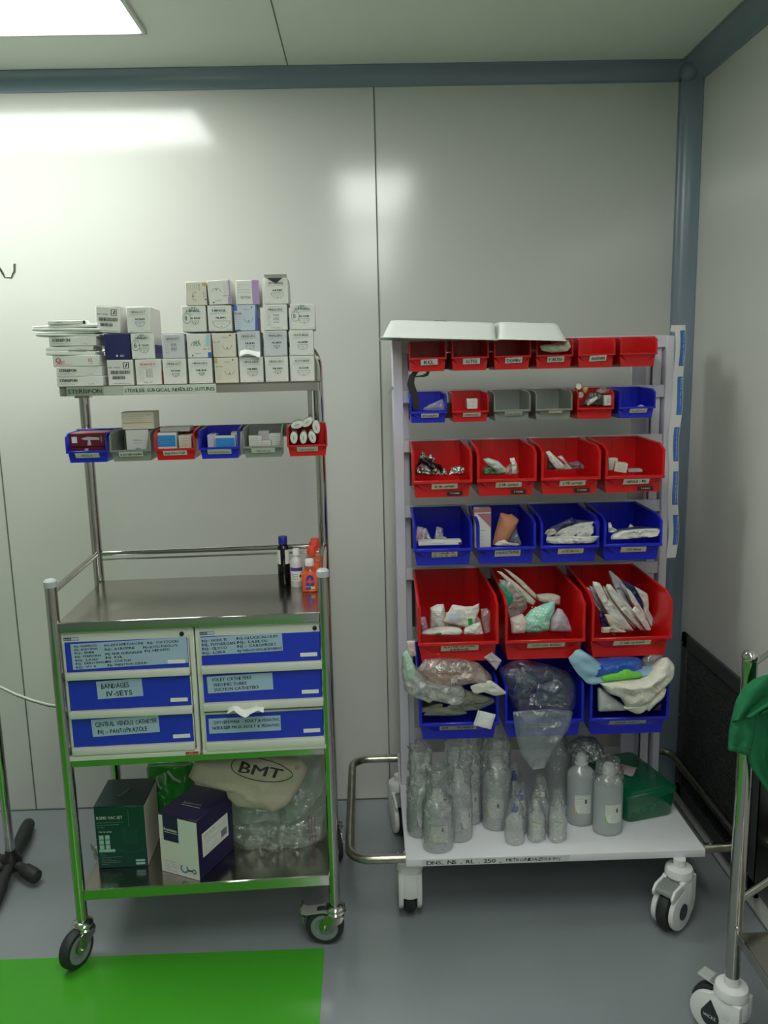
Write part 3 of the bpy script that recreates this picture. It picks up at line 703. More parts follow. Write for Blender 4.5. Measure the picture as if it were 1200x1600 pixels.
for i, (ls, s_) in enumerate((([(.26, .48, .86, 'ET - TUBES')], 'ET-TUBES'), ([(.26, .44, .94, 'SUCTION TUBES')], 'SUCTION TUBES'), ([(.3, .34, .7, 'UNDER SHEETS')], 'UNDER SHEETS'))):
    rack(5, i, 3, BLUE, 'blue', 'large blue bin labelled %s in the lowest row' % s_, N(.1, ls, mat('grey_tape', (176, 178, 168), .55), .025 if i < 2 else .021, px=-.002, tilt=.02))
# ================================================================== CARTONS ON THE UPPER SHELF
def carton(g, w, d, h, m, bev=.0012, top=None, side=None):
    """x centred, y from 0 (front) to d, z from 0"""
    g.box(-w/2, w/2, 0, d, 0, h, m, bev)
    if top: g.box(-w/2+.001, w/2-.001, .001, d-.001, h, h+.0005, top)
def arc_pts(cx, cy, r, a0, a1, n=14, t=.0006):
    o = [(cx+r*cos(rad(a0+(a1-a0)*k/n)), cy+r*sin(rad(a0+(a1-a0)*k/n))) for k in range(n+1)]
    i = [(cx+(r-t)*cos(rad(a0+(a1-a0)*k/n)), cy+(r-t)*sin(rad(a0+(a1-a0)*k/n))) for k in range(n, -1, -1)]
    return o, i
def arc(g, K, cx, cy, r, a0, a1, m, n=14, t=.0006, z=.0004, sy=1):
    o, i = arc_pts(cx, cy, r, a0, a1, n, t); i = i[::-1]
    v = [(p[0], cy+(p[1]-cy)*sy, z) for p in o]+[(p[0], cy+(p[1]-cy)*sy, z) for p in i]; k = n+1
    g.add(v, [(j, j+1, k+j+1, k+j) if a1 < a0 else (j+1, j, k+j, k+j+1) for j in range(n)], m, K, False)
def lines(g, K, x0, x1, y0, y1, n, m, t=.0005, seed=0, frac=.6):
    r = random.Random(seed)
    for i in range(n):
        y = y0+(y1-y0)*i/max(1, n-1); x = x0
        while x < x1-.001:
            l = min(r.uniform(.002, .008), x1-x); g.quad([(x, y, .0004), (x+l, y, .0004), (x+l, y+t, .0004), (x, y+t, .0004)], m, K); x += l+r.uniform(.0008, .0018)
            if r.random() > .93: break
def suture_print(g, K, w, h, title, code, rr=.011, style=0, ti=INK2):
    lines(g, K, w*.18, w*.82, h*.9, h*.9, 1, INK2, .0005, 3)
    g.text(title, ti, K @ T(w*.5, h*.76, .0005), .0055, w*.62, align='c', bold=.03)
    lines(g, K, w*.12, w*.88, h*.66, h*.7, 2, INK2, .0004, 5)
    if style == 2:
        lines(g, K, w*.14, w*.3, h*.18, h*.58, 8, INK2, .0005, 8); lines(g, K, w*.4, w*.66, h*.3, h*.6, 7, INK, .0008, 9)
        g.text(code, INK2, K @ T(w*.5, h*.07, .0005), .003, w*.4, align='c'); return
    g.text(code, INK, K @ T(w*.55, h*.49, .0005), .0045, w*.42, align='c', bold=.03)
    cy = h*.42 if rr < .018 else h*.4
    arc(g, K, w*.55, cy, rr, 180, 360, INK, 16, .0007, sy=1 if rr < .014 else .8)
    g.box(w*.55-rr, w*.55+rr, cy-.0003, cy+.0003, 0, .0004, INK, 0, K)
    g.lathe([(0, 0), (.0012, 0), (.0012, .0005), (0, .0005)], INK, K @ T(w*.55, cy-rr*.62, 0), 8)
    lines(g, K, w*.35, w*.72, cy-rr*.34, cy-rr*.34, 1, INK2, .0004, 4); lines(g, K, w*.1, w*.26, h*.06, h*.06, 1, INK2, .0005, 2); lines(g, K, w*.74, w*.92, h*.06, h*.06, 1, INK2, .0005, 6)
def barcode_print(g, K, w, h):
    lines(g, K, w*.06, w*.55, h*.84, h*.92, 2, INK2, .0006, 3); g.text('REF 400126', INK, K @ T(w*.06, h*.67, .0005), .0042, w*.46)
    for a, b, y0, y1 in ((.12, .88, .44, .58), (.18, .68, .24, .36)):
        r = random.Random(5); x = w*a
        while x < w*b: t = r.choice((.0005, .0009, .0013)); g.quad([(x, h*y0, .0004), (x+t, h*y0, .0004), (x+t, h*y1, .0004), (x, h*y1, .0004)], INK, K); x += t+r.choice((.0004, .0008))
    lines(g, K, w*.2, w*.8, h*.4, h*.4, 1, INK2, .0006, 7); lines(g, K, w*.2, w*.92, h*.06, h*.06, 1, INK2, .0012, 8)
    for q in ((.62, .65, .66, .9), (.82, .85, .66, .9), (.62, .85, .66, .68), (.62, .85, .88, .9)): g.quad([(w*q[0], h*q[2], .0004), (w*q[1], h*q[2], .0004), (w*q[1], h*q[3], .0004), (w*q[0], h*q[3], .0004)], INK, K)
    g.quad([(w*.7, h*.72, .0004), (w*.74, h*.7, .0004), (w*.79, h*.84, .0004), (w*.75, h*.86, .0004)], INK, K)
def scribble(g, K, w, h, s_='6', big=True):
    g.text(s_, INKG, K @ T(w*.12, h*.44, .0008), .012, None, .15, bold=.01)
    arc(g, K, w*.2, h*.53, .0105, 0, 359, INKG, 24, .0008, .0008, sy=1.3)
    g.text('N2LK', INKG, K @ T(w*.32, h*.8, .0008), .006, w*.42, .2)
    g.text('4HK', INKG, K @ T(w*.36, h*.9, .0008), .004, w*.3, .3)
def plus_print(g, K, w, h, rot, corner=TAN):
    """flower-marked label: logo, little half circle and text columns"""
    if rot: K = K @ T(w/2, h/2, 0) @ Rz(rot) @ T(-w/2, -h/2, 0)
    g.quad([(0, h*.78, .0003), (w*.14, h*.78, .0003), (w*.14, h, .0003), (0, h, .0003)], corner, K)
    g.text('sutures', INK2, K @ T(w*.42, h*.8, .0005), .0042, w*.28); g.lathe([(0, 0), (.002, 0), (.002, .0004), (0, .0004)], NAVY, K @ T(w*.78, h*.9, 0), 8)
    lines(g, K, w*.06, w*.3, h*.12, h*.6, 7, INK2, .0005, 2); arc(g, K, w*.62, h*.5, w*.2, 180, 360, INK, 14, .0007)
    g.lathe([(0, 0), (.0016, 0), (.0016, .0005), (0, .0005)], INK, K @ T(w*.62, h*.38, 0), 8); g.text('VR 6229', INK, K @ T(w*.05, h*.62, .0005), .0035, w*.3)
VS = .215
GSUT = 'suture cartons stacked on the upper shelf'
HH = .0645
def sbox(row, x0, x1, label, fn=None, m=CARD, d=.12, dz=0, yaw=0, side=None, top=None, dv=0, roll=0, hh=None, px=None):
    a = L(x0, 560, VS)[0]; b = L(x1, 560, VS)[0]; w = b-a-.0015; h = hh or HH
    z = ZS+.0003+row*(HH+.0009)+dz
    g = G(); carton(g, w, d, h, m)
    K = T(-w/2, -.0003, 0) @ FRONT
    if fn: fn(g, K, w, h)
    if side: g.box(w/2, w/2+.0004, .004, d-.01, h*.02, h*.55, side)
    if top == 'open':
        g.box(-w/2+.003, w/2-.003, .004, d-.004, h, h+.0006, BLACK)
        g.box(-w/2+.002, w/2-.002, -.0002, .0006, 0, .014, m, 0, T(0, .004, h) @ Rx(.9))
        g.add([(-w*.38, 0, 0), (w*.3, 0, 0), (0, -.001, -.014)], [(0, 1, 2)], INK, T(0, -.0004, h), False)
    if top == 'dark': g.box(-w/2+.001, w/2-.001, .001, d-.001, h, h+.0008, NAVY)
    o = g.build('suture_box', loc=Lw((a+b)/2, VS+dv, z)); o.rotation_euler = (0, roll, YAW+yaw)
    return tag(o, label, 'suture box', GSUT)
SP_ = suture_print
# bottom row
sbox(0, 166, 207, 'white carton with barcodes at the left end of the bottom suture row', lambda g, K, w, h: barcode_print(g, K, w, h), d=.13)
sbox(0, 210, 251, 'white suture carton with orange lettering and orange side spots, bottom row', lambda g, K, w, h: SP_(g, K, w, h, 'MONOCRYL', '97', style=2, ti=ORANGE), side=ORANGE)
sbox(0, 253, 290, 'white suture carton coded AP3346, third from left in the bottom row', lambda g, K, w, h: SP_(g, K, w, h, 'HINGLACT', 'AP3346', .009))
sbox(0, 293, 331, 'white suture carton with a tiny half-circle, fourth from left in the bottom row', lambda g, K, w, h: SP_(g, K, w, h, 'HINGLURG', 'NL841', .007))
sbox(0, 334, 372, 'white suture carton with tan corner in the bottom row', lambda g, K, w, h: plus_print(g, K, w, h, 0, TAN), CARD2)
sbox(0, 373, 411, 'white suture carton coded NL883 under the torn paper flap, bottom row', lambda g, K, w, h: SP_(g, K, w, h, 'HINGLURG', 'NL883', .014))
sbox(0, 413, 450, 'white suture carton coded NL805, second from right in the bottom row', lambda g, K, w, h: SP_(g, K, w, h, 'HINGLURG', 'NL805', .008))
sbox(0, 453, 491, 'white suture carton coded ALS2381 at the right end of the bottom row', lambda g, K, w, h: SP_(g, K, w, h, 'SUTURES', 'ALS2381', .016))
# second row
def navy(g, K, w, h):
    g.text('BD', WPRINT, K @ T(w*.6, h*.1, .0005), .0055, w*.16, bold=.02)
    g.lathe([(0, 0), (.0026, 0), (.0026, .0005), (0, .0005)], WPRINT, K @ T(w*.47, h*.145, 0), 10)
sbox(1, 164, 205, 'navy blue carton in the second suture row', navy, NAVY, d=.13)
sbox(1, 206, 243, 'white suture carton with a green circled 6 and a violet side mark', lambda g, K, w, h: (SP_(g, K, w, h, 'HINGLACT', 'P 33471', .012), scribble(g, K, w, h)), side=mat('violet_print', (90, 80, 160), .5))
sbox(1, 254, 290, 'greyish suture carton with dark lid, third in the second row', lambda g, K, w, h: SP_(g, K, w, h, 'HINGLACT', '', 0, style=2), mat('grey_card', (200, 202, 206), .5), top='dark', hh=.061)
sbox(1, 293, 331, 'white suture carton with blue corners and green scribbles, second row', lambda g, K, w, h: (plus_print(g, K, w, h, pi, BLUEP), g.text('1BLK', INKG, K @ T(w*.28, h*.5, .0008), .014, w*.3, .2), g.quad([(w*.82, h*.5, .0005), (w*.98, h*.5, .0005), (w*.98, h*.97, .0005), (w*.82, h*.97, .0005)], mat('pale_blue_print', (170, 200, 215), .5), K)), hh=.060)
sbox(1, 333, 370, 'cream suture carton with wrinkled front label, second row', lambda g, K, w, h: plus_print(g, K, w, h, .03, CARD2), CARD2, hh=.060, side=TAN)
sbox(1, 372, 408, 'grey-white suture carton coded NL843, under the blue-edged one', lambda g, K, w, h: SP_(g, K, w, h, 'HINGLURG', 'NL843', .011), mat('grey_card', (200, 202, 206), .5))
sbox(1, 413, 450, 'white suture carton coded AL809, second from right in the second row', lambda g, K, w, h: SP_(g, K, w, h, 'HINGLURG', 'AL809', .008), mat('grey_card', (200, 202, 206), .5), side=NAVY)
sbox(1, 453, 491, 'white suture carton coded AL8338 at the right end of the second row', lambda g, K, w, h: SP_(g, K, w, h, 'SUTURES', 'AL8338', .013))
# third row
sbox(2, 153, 192, 'white barcode carton tilted on top of the navy carton', lambda g, K, w, h: barcode_print(g, K, w, h), top='dark', roll=.06, dz=.002, d=.13)
sbox(2, 202, 240, 'white suture carton coded AP33851, top of its stack beside the barcode carton', lambda g, K, w, h: SP_(g, K, w, h, 'HINGLACT', 'AP33851', .012), d=.13)
sbox(2, 288, 326, 'white suture carton with green circled 11 at the left of the third row', lambda g, K, w, h: (SP_(g, K, w, h, 'HINGL', 'AL8328', .009, ti=INKG), scribble(g, K, w, h, '11')))
sbox(2, 328, 366, 'white suture carton coded NL3842 with a wide half-circle, third row', lambda g, K, w, h: SP_(g, K, w, h, 'HINGL', 'NL3842', .0225, ti=INKG))
def blue_edge(g, K, w, h):
    plus_print(g, K, w, h, 0, BLUEP); g.quad([(w*.9, 0, .0004), (w, 0, .0004), (w, h, .0004), (w*.96, h, .0004)], BLUEP, K); g.quad([(0, 0, .0004), (w*.3, 0, .0004), (w*.24, h*.05, .0004), (0, h*.05, .0004)], mat('teal_print', (30, 110, 140), .5), K)
    g.text('VR 262', INK, K @ T(w*.02, h*.66, .0006), .004, w*.3)
sbox(2, 369, 405, 'white suture carton with bright blue edges in the third row', blue_edge, mat('blue_side_card', (190, 200, 212), .5), side=LILAC)
sbox(2, 415, 452, 'white suture carton with a column of small print, third row under the opened one', lambda g, K, w, h: SP_(g, K, w, h, 'HINGLURG', 'LOT 2022', 0, style=2), side=mat('teal_print', (30, 110, 140), .5))
sbox(2, 456, 495, 'white suture carton with green scribbles at the right end of the third row', lambda g, K, w, h: (SP_(g, K, w, h, 'SUTURES', 'ALS338', .014), scribble(g, K, w, h, '11')))
# fourth row
sbox(3, 296, 329, 'cream-edged suture carton lying on its side, left end of the top row', lambda g, K, w, h: plus_print(g, K, w, h, -pi/2, TAN), CARD2, hh=.058)
sbox(3, 331, 367, 'white suture carton with lilac right edge, upside down in the top row', lambda g, K, w, h: (plus_print(g, K, w, h, pi, CARD), g.quad([(w*.86, 0, .0004), (w, 0, .0004), (w, h*.3, .0004), (w*.86, h*.3, .0004)], LILAC, K), g.quad([(w*.93, h*.3, .0004), (w, h*.3, .0004), (w, h, .0004), (w*.93, h, .0004)], LILAC, K)), roll=-.04, dz=.001, hh=.06)
sbox(3, 374, 410, 'white suture carton with a broad lilac band, third in the top row', lambda g, K, w, h: (lines(g, K, w*.08, w*.6, h*.5, h*.8, 4, INK2, .0006, 4), g.text('HINGLURG', INK, K @ T(w*.62, h*.34, .0006) @ Rz(pi), .006, w*.46), g.quad([(w*.7, 0, .0004), (w, 0, .0004), (w, h, .0004), (w*.7, h, .0004)], LILAC, K)), hh=.06)
sbox(3, 417, 455, 'opened white suture carton with torn dark mouth, highest of the stacks', lambda g, K, w, h: SP_(g, K, w, h, 'SUTURES', 'AE3310', .016), top='open', d=.14)
# torn flap hanging over the bottom row
g = G(); g.grid(lambda u, v: (-.026+.052*u, -.014*sin(v*1.6)-.002*sin(u*7), -.016*v*(1-.3*sin(u*3))+.003*sin(u*5)), 10, 5, PAPER, None, .0005)
p = L(391, 548, VS); tag(base(g.build('torn_flap', loc=Lw(p[0], VS-.002, p[1]))), 'torn white paper flap sticking out between stacked suture cartons', 'paper flap')

# flat packs at the left end of the upper shelf
def flat_pack(x0, x1, yb, yt, label, fn=None, m=CARD, d=.1, yaw=0, v=.205, name='sponge_carton', cat='carton', group='flat packs stacked at the left end'):
    a, z0 = L(x0, yb, v); b = L(x1, yb, v)[0]; z1 = L((x0+x1)/2, yt, v)[1]; w = b-a; z0 = L((x0+x1)/2, yb, v)[1]
    return a, b, z0, z1
zc_ = ZS+.0003
def fp(x0, x1, h, label, fn=None, m=CARD, d=.1, yaw=0, v=.208, cat='carton', soft=False):
    global zc_
    a = L(x0, 570, v)[0]; b = L(x1, 570, v)[0]; w = b-a
    g = G()
    if soft: g.box(-w/2, w/2, 0, d, 0, h*.45, m, .002, M=Ry(.02)); g.box(-w/2+.001, w/2-.004, .001, d, h*.45, h, m, .002, M=Ry(-.02))
    else: carton(g, w, d, h, m, .0015)
    if fn: fn(g, T(-w/2, -.0004, 0) @ FRONT, w, h)
    o = g.build('sponge_carton' if not soft else 'flattened_carton', loc=Lw((a+b)/2, v, zc_)); o.rotation_euler = (0, 0, YAW+yaw); zc_ += h+.0006
    return tag(o, label, cat, 'flat packs stacked at the left end')
def ster(g, K, w, h):
    g.text('STERISPON', INK, K @ T(w*.07, h*.48, .0005), .007, w*.38, bold=.04); lines(g, K, w*.07, w*.4, h*.22, h*.3, 2, INK2, .0005, 4); g.text('5 units', INK2, K @ T(w*.68, h*.18, .0005), .0035, w*.14)
def qgel(g, K, w, h):
    rd = mat('red_print', (200, 60, 62), .5); g.text('Q', rd, K @ T(w*.06, h*.36, .0005), .012, None, bold=.03); g.text('gel', rd, K @ T(w*.17, h*.36, .0005), .006, w*.09); lines(g, K, w*.06, w*.42, h*.14, h*.24, 2, rd, .0005, 4); g.text('02', rd, K @ T(w*.76, h*.42, .0005), .008, w*.09, bold=.02); lines(g, K, w*.76, w*.86, h*.24, h*.24, 1, rd, .0006, 5)
fp(86, 159, .0245, 'white sponge carton with dark lettering at the bottom of the left stack', ster)
fp(87, 158, .0245, 'white sponge carton with dark lettering, second from the bottom of the left stack', ster, yaw=.02)
fp(83, 156, .0275, 'white carton with red Q lettering in the left stack', qgel, yaw=-.01)
fp(73, 150, .0225, 'flattened white carton with upside-down lettering in the left stack', lambda g, K, w, h: g.text('STERISWISS', INK, K @ T(w*.82, h*.62, .0009) @ Rz(pi), .006, w*.36), PAPER, soft=True, yaw=.03)
fp(80, 153, .0235, 'white sponge carton with dark lettering just above the flattened carton', ster)
fp(60, 158, .0135, 'thin white flattened packet near the top of the left stack', None, mat('green_white_paper', (208, 216, 208), .5), d=.08, yaw=.05, soft=True)
fp(54, 160, .0145, 'long thin white packet jutting out at the top of the left stack', None, PAPER, d=.09, yaw=-.04, soft=True)
fp(80, 140, .010, 'small thin white strip carton lying on top of the left stack', lambda g, K, w, h: (g.text('STRIPS', INK2, K @ T(w*.2, h*.3, .0005), .004, w*.2), g.rect(w*.92, w*.98, h*.1, h*.9, INK, K)), d=.03)

# ================================================================== CONTENTS OF THE BINS ON THE LEFT TROLLEY
ZB = 1.271+.003
def lcarton(px, i, w, d, h, label, m=CARD, fn=None, dz=0, v=None, yaw=0, name='medicine_carton', topm=None, cat='carton', pitch=0, grp=None):
    u = L(px, 690, VB-.08)[0]; g = G(); carton(g, w, d, h, m)
    if topm: g.box(-w/2+.0005, w/2-.0005, .001, d-.001, h, h+.0004, topm)
    if fn: fn(g, T(-w/2, -.0004, 0) @ FRONT, w, h)
    o = g.build(name, loc=Lw(u, (VB-.1) if v is None else v, ZB+dz)); o.rotation_euler = (pitch, 0, YAW+yaw); return tag(o, label, cat, grp)
MAR = mat('maroon_card', (104, 26, 34), .4)
def mar(up):
    def fn(g, K, w, h):
        if not up: K = K @ T(w/2, h/2, 0) @ Rz(pi) @ T(-w/2, -h/2, 0)
        g.quad([(w*.05, h*.3, .0005), (w*.2, h*.3, .0005), (w*.2, h*.75, .0005), (w*.05, h*.75, .0005)], WPRINT, K)
        g.add([(w*.32, h*.62, .0005), (w*.5, h*.74, .0005), (w*.82, h*.66, .0005), (w*.84, h*.5, .0005), (w*.4, h*.5, .0005)], [(0, 4, 3, 2, 1)], mat('silver_print', (190, 180, 186), .4), K, False)
        g.quad([(w*.48, h*.1, .0005), (w*.6, h*.1, .0005), (w*.57, h*.5, .0005), (w*.51, h*.5, .0005)], mat('silver_print', (190, 180, 186), .4), K); g.text('vials', WPRINT, K @ T(w*.9, h*.3, .0006) @ Rz(pi/2), .0025, h*.5)
    return fn
lcarton(140, 0, .088, .1, .036, 'maroon carton with silver dropper picture, lower one in the blue bin', MAR, mar(False))
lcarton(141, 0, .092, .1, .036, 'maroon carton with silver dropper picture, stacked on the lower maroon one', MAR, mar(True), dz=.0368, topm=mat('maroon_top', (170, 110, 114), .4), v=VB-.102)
lcarton(217, 1, .060, .075, .078, 'tall white carton with a pale blue disc in the grey bin', CARD, lambda g, K, w, h: (g.lathe([(0, 0), (.0085, 0), (.0085, .0004), (0, .0004)], mat('pale_blue_disc', (120, 176, 205), .5), K @ T(w*.5, h*.28, 0), 20), g.text('Zolintas', INK2, K @ T(w*.32, h*.62, .0005), .0045, w*.4), lines(g, K, w*.32, w*.7, h*.52, h*.56, 2, INK2, .0005, 3)), v=VB-.095)
lcarton(220, 1, .084, .075, .046, 'cream carton with orange line resting on the tall white carton', CARD2, lambda g, K, w, h: (lines(g, K, w*.25, w*.72, h*.5, h*.75, 3, TAN, .0008, 6), g.quad([(w*.06, h*.36, .0004), (w*.95, h*.36, .0004), (w*.95, h*.39, .0004), (w*.06, h*.39, .0004)], ORANGE, K), g.text('Injection', INK2, K @ T(w*.78, h*.82, .0005), .002, w*.14)), dz=.079, v=VB-.098)
def p40(g, K, w, h, x1=.96):
    g.quad([(w*.03, h*.46, .0004), (w*x1, h*.46, .0004), (w*x1, h*.9, .0004), (w*.03, h*.9, .0004)], SKY, K); lines(g, K, w*.12, w*.7, h*.56, h*.74, 3, mat('pale_print', (170, 190, 205), .5), .0012, 4); g.text('P40', INK, K @ T(w*.12, h*.26, .0005), .0055, w*.26, bold=.02); lines(g, K, w*.12, w*.5, h*.16, h*.16, 1, INK2, .0006, 3)
lcarton(262, 2, .054, .09, .068, 'white and sky blue tablet carton marked P40 in the red bin', CARD, p40, topm=mat('grey_card_top', (176, 176, 168), .5))
lcarton(291, 2, .034, .09, .06, 'plain white carton standing beside the P40 carton in the red bin', CARD2, lambda g, K, w, h: lines(g, K, w*.2, w*.7, h*.4, h*.85, 6, INK2, .0006, 6), yaw=-.05)
lcarton(275, 2, .080, .07, .012, 'flat grey-white carton lying across the two cartons in the red bin', mat('grey_card_top', (176, 176, 168), .5), None, dz=.0690, v=VB-.085)
lcarton(354, 3, .054, .02, .056, 'white and sky blue tablet carton marked P40 standing in the blue bin', CARD, p40, v=VB-.106)
lcarton(331, 3, .022, .07, .058, 'narrow grey and navy tablet carton at the left of the blue bin', mat('grey_card', (200, 202, 206), .5), lambda g, K, w, h: (g.quad([(w*.1, h*.2, .0004), (w*.9, h*.2, .0004), (w*.9, h*.42, .0004), (w*.1, h*.42, .0004)], NAVY, K), g.text('Sure', WPRINT, K @ T(w*.2, h*.26, .0006), .004, w*.6)), v=VB-.085)
lcarton(370, 3, .034, .04, .062, 'white carton at the back right of the blue bin', CARD2, None, v=VB-.06)
WB = 'small white cartons in the grey bin'
for k, (px, w, h, v, dz, nm) in enumerate(((399, .034, .052, VB-.085, 0, 'leftmost'), (411, .030, .062, VB-.05, 0, 'rearmost'), (416, .028, .040, VB-.108, 0, 'frontmost'), (430, .034, .056, VB-.08, 0, 'rightmost'))):
    lcarton(px, 4, w, .03, h, '%s of the small white cartons in the grey bin' % nm, CARD if k != 1 else mat('grey_card', (200, 202, 206), .5), (lambda g, K, w, h: lines(g, K, w*.12, w*.8, h*.3, h*.85, 6, INK2 if w > .03 else ORANGE, .0007, 5)), v=v, yaw=[.1, 0, -.04, -.1][k], grp=WB)
# bandage rolls lying with their ends to the front
GZ = mat('white_gauze', (226, 228, 222), .8, bump=.5, bscale=300)
rolls = [(459, 684, .0, 'bottom left'), (474, 684, .05, 'bottom centre'), (488, 683, -.25, 'bottom right'), (464, 664, 1.35, 'upper left'), (480, 660, .95, 'topmost'), (494, 668, -.2, 'upper right')]
for px, py, an, nm in rolls:
    u, z = L(px, py, VB-.125); g = G(); M = Ry(an) @ Rx(-pi/2)
    pr = [(0, 0), (.0095, 0), (.0118, .001), (.0125, .0035), (.0125, .085), (.0115, .09), (0, .09)]
    g.lathe(pr, GZ, M, 24, .78, 1.3); g.lathe([(0, .0005), (.0032, .0005), (.0032, -.0006), (0, -.0006)], mat('gauze_fold', (120, 118, 112), .9), M, 12, .35, 2.2, cap=False)
    for q in (.006, .009): g.tube([(q*.78*cos(t), q*1.3*sin(t), -.0003) for t in [k*pi/8 for k in range(16)]], .0003, mat('gauze_seam', (198, 198, 190), .9), 4, M, closed=True)
    o = g.build('bandage_roll', loc=Lw(u, VB-.128, z)); o.rotation_euler = (0, 0, YAW)
    tag(o, '%s white bandage roll of the heap in the red bin' % nm, 'bandage roll', 'bandage rolls in the red bin on the steel trolley')

# ================================================================== BOTTLES ON THE WORKTOP
ZT = .9123
def bottle(name, label, cat, x, y, z, parts, rz=0, group=None, sx=1, sy=1):
    t = thing(name, label, cat, (x, y, z), rz, group)
    for nm, m, pr in parts: G().lathe(pr, m, None, 28, sx, sy).build(nm, t)
    return t
DKB = mat('dark_brown_bottle', (14, 12, 14), .15); 
p = onz(444, 912, ZT)
t = bottle('antiseptic_bottle', 'dark brown bottle with blue cap on the steel worktop', 'bottle', p.x, p.y+.015, ZT, [('glass_body', DKB, [(0, 0), (.0165, 0), (.0175, .002), (.0175, .045), (.0165, .048), (.0175, .052), (.0175, .097), (.015, .106), (.01, .11), (.01, .112), (0, .112)]),
    ('cap', mat('blue_cap', (28, 40, 150), .4), [(0, .11), (.0115, .11), (.0125, .112), (.0125, .13), (.0115, .132), (0, .132)])])
g = G()
for a0, a1 in ((-170, -112), (-70, -10)):
    n = 8; v = []
    for k in range(n+1): a = rad(a0+(a1-a0)*k/n); v += [(cos(a)*.0178, sin(a)*.0178, .056), (cos(a)*.0178, sin(a)*.0178, .096)]
    g.add(v, [(2*k, 2*k+2, 2*k+3, 2*k+1) for k in range(n)], PAPER)
g.build('label', t)
CLR = film('clear_bottle_plastic', (232, 236, 234), .6, .15, .35, 0)
MILK = mat('milky_plastic', (214, 218, 216), .3, trans=.15)
p = onz(464, 918, ZT)
t = bottle('lotion_bottle', 'white translucent bottle with a purple-striped label on the steel worktop', 'bottle', p.x, p.y+.014, ZT, [('body', MILK, [(0, 0), (.015, 0), (.0165, .002), (.0165, .066), (.0145, .076), (.0075, .084), (.0075, .088), (0, .088)]), ('cap', mat('white_cap', (225, 226, 226), .35), [(0, .088), (.0095, .088), (.0095, .104), (.0085, .106), (0, .106)])])
g = G(); n = 10
def band(g, r, a0, a1, z0, z1, m, n=10, sx=1, sy=1):
    v = []
    for k in range(n+1): a = rad(a0+(a1-a0)*k/n); v += [(cos(a)*r*sx, sin(a)*r*sy, z0), (cos(a)*r*sx, sin(a)*r*sy, z1)]
    g.add(v, [(2*k, 2*k+2, 2*k+3, 2*k+1) for k in range(n)], m)
band(g, .0167, -160, -20, .018, .058, PAPER); band(g, .0169, -160, -20, .046, .056, mat('purple_print', (64, 56, 140), .5)); band(g, .0169, -60, -40, .028, .036, INK)
for k in range(4): band(g, .0169, -140, -75, .022+k*.005, .0235+k*.005, INK2)
g.build('label', t)
ORL = mat('orange_liquid', (246, 92, 14), .25, trans=.1); CAPR = mat('orange_red_cap', (232, 66, 40), .35); CLR2 = film('clear_bottle', (250, 205, 170), .9, .08, .08, 0, 45, .04)
def sanitizer(px, py, h, cap, label, s=1.0, lab=True, dy=0, x=None, y=None):
    p = onz(px, py, ZT); p.y += .012*s; p.x -= .004
    t = thing('sanitizer_bottle', label, 'bottle', (x if x is not None else p.x, y if y is not None else p.y, ZT), YAW, 'orange sanitizer bottles on the worktop')
    w, d = .0205*s, .012*s
    g = G(); g.box(-w, w, -d, d, 0, h*.6, ORL, .004*s, seg=2); g.build('liquid', t)
    g = G(); g.box(-w-.001, w+.001, -d-.001, d+.001, -.0, h*.66, CLR2, .004*s, seg=2); g.lathe([(w*.8, h*.65), (w*.6, h*.71), (w*.42, h*.77), (w*.42, h*.82)], CLR2, None, 20, 1, .65, cap=False); g.build('body', t)
    g = G(); g.lathe([(0, h*.8), (w*.58, h*.8), (w*.6, h*.82), (w*.57, h*.975), (w*.5, h), (0, h)], cap, None, 20); g.build('cap', t)
    if lab:
        g = G(); K = T(0, -d-.0013, 0) @ FRONT; po = [(-w*.52, h*.08), (w*.52, h*.08), (w*.52, h*.4), (w*.34, h*.5), (0, h*.54), (-w*.34, h*.5), (-w*.52, h*.4)]
        g.prism(po, .0004, mat('label_blue', (36, 50, 150), .4), K); K2 = K @ T(0, 0, .0005)
        g.quad([(-w*.42, h*.3, 0), (w*.42, h*.3, 0), (w*.42, h*.37, 0), (-w*.42, h*.37, 0)], mat('label_red', (220, 70, 60), .4), K2); g.quad([(-w*.12, h*.24, .0001), (w*.12, h*.24, .0001), (w*.12, h*.44, .0001), (-w*.12, h*.44, .0001)], mat('label_red', (220, 70, 60), .4), K2)
        g.text('lifebuoy', WPRINT, K2 @ T(-w*.5, h*.16, 0), .0035, w*.7); g.quad([(w*.1, h*.1, .0002), (w*.62, h*.1, .0002), (w*.62, h*.18, .0002), (w*.1, h*.18, .0002)], mat('label_yellow', (225, 200, 60), .4), K2)
        g.build('label', t)
    return t
sanitizer(487, 925, .088, mat('white_cap', (225, 226, 226), .35), 'orange sanitizer bottle with white cap, front of the group', 1.0)
q = onz(487, 925, ZT)
sanitizer(0, 0, .115, CAPR, 'clear orange sanitizer bottle with red cap just behind the white-capped one', 1.0, False, x=q.x+.000, y=q.y+.05)
sanitizer(0, 0, .12, CAPR, 'second red-capped sanitizer bottle, counted from the front', 1.05, False, x=q.x+.004, y=q.y+.09)
sanitizer(0, 0, .12, CAPR, 'rearmost red-capped sanitizer bottle of the group', 1.05, False, x=q.x+.005, y=q.y+.13)
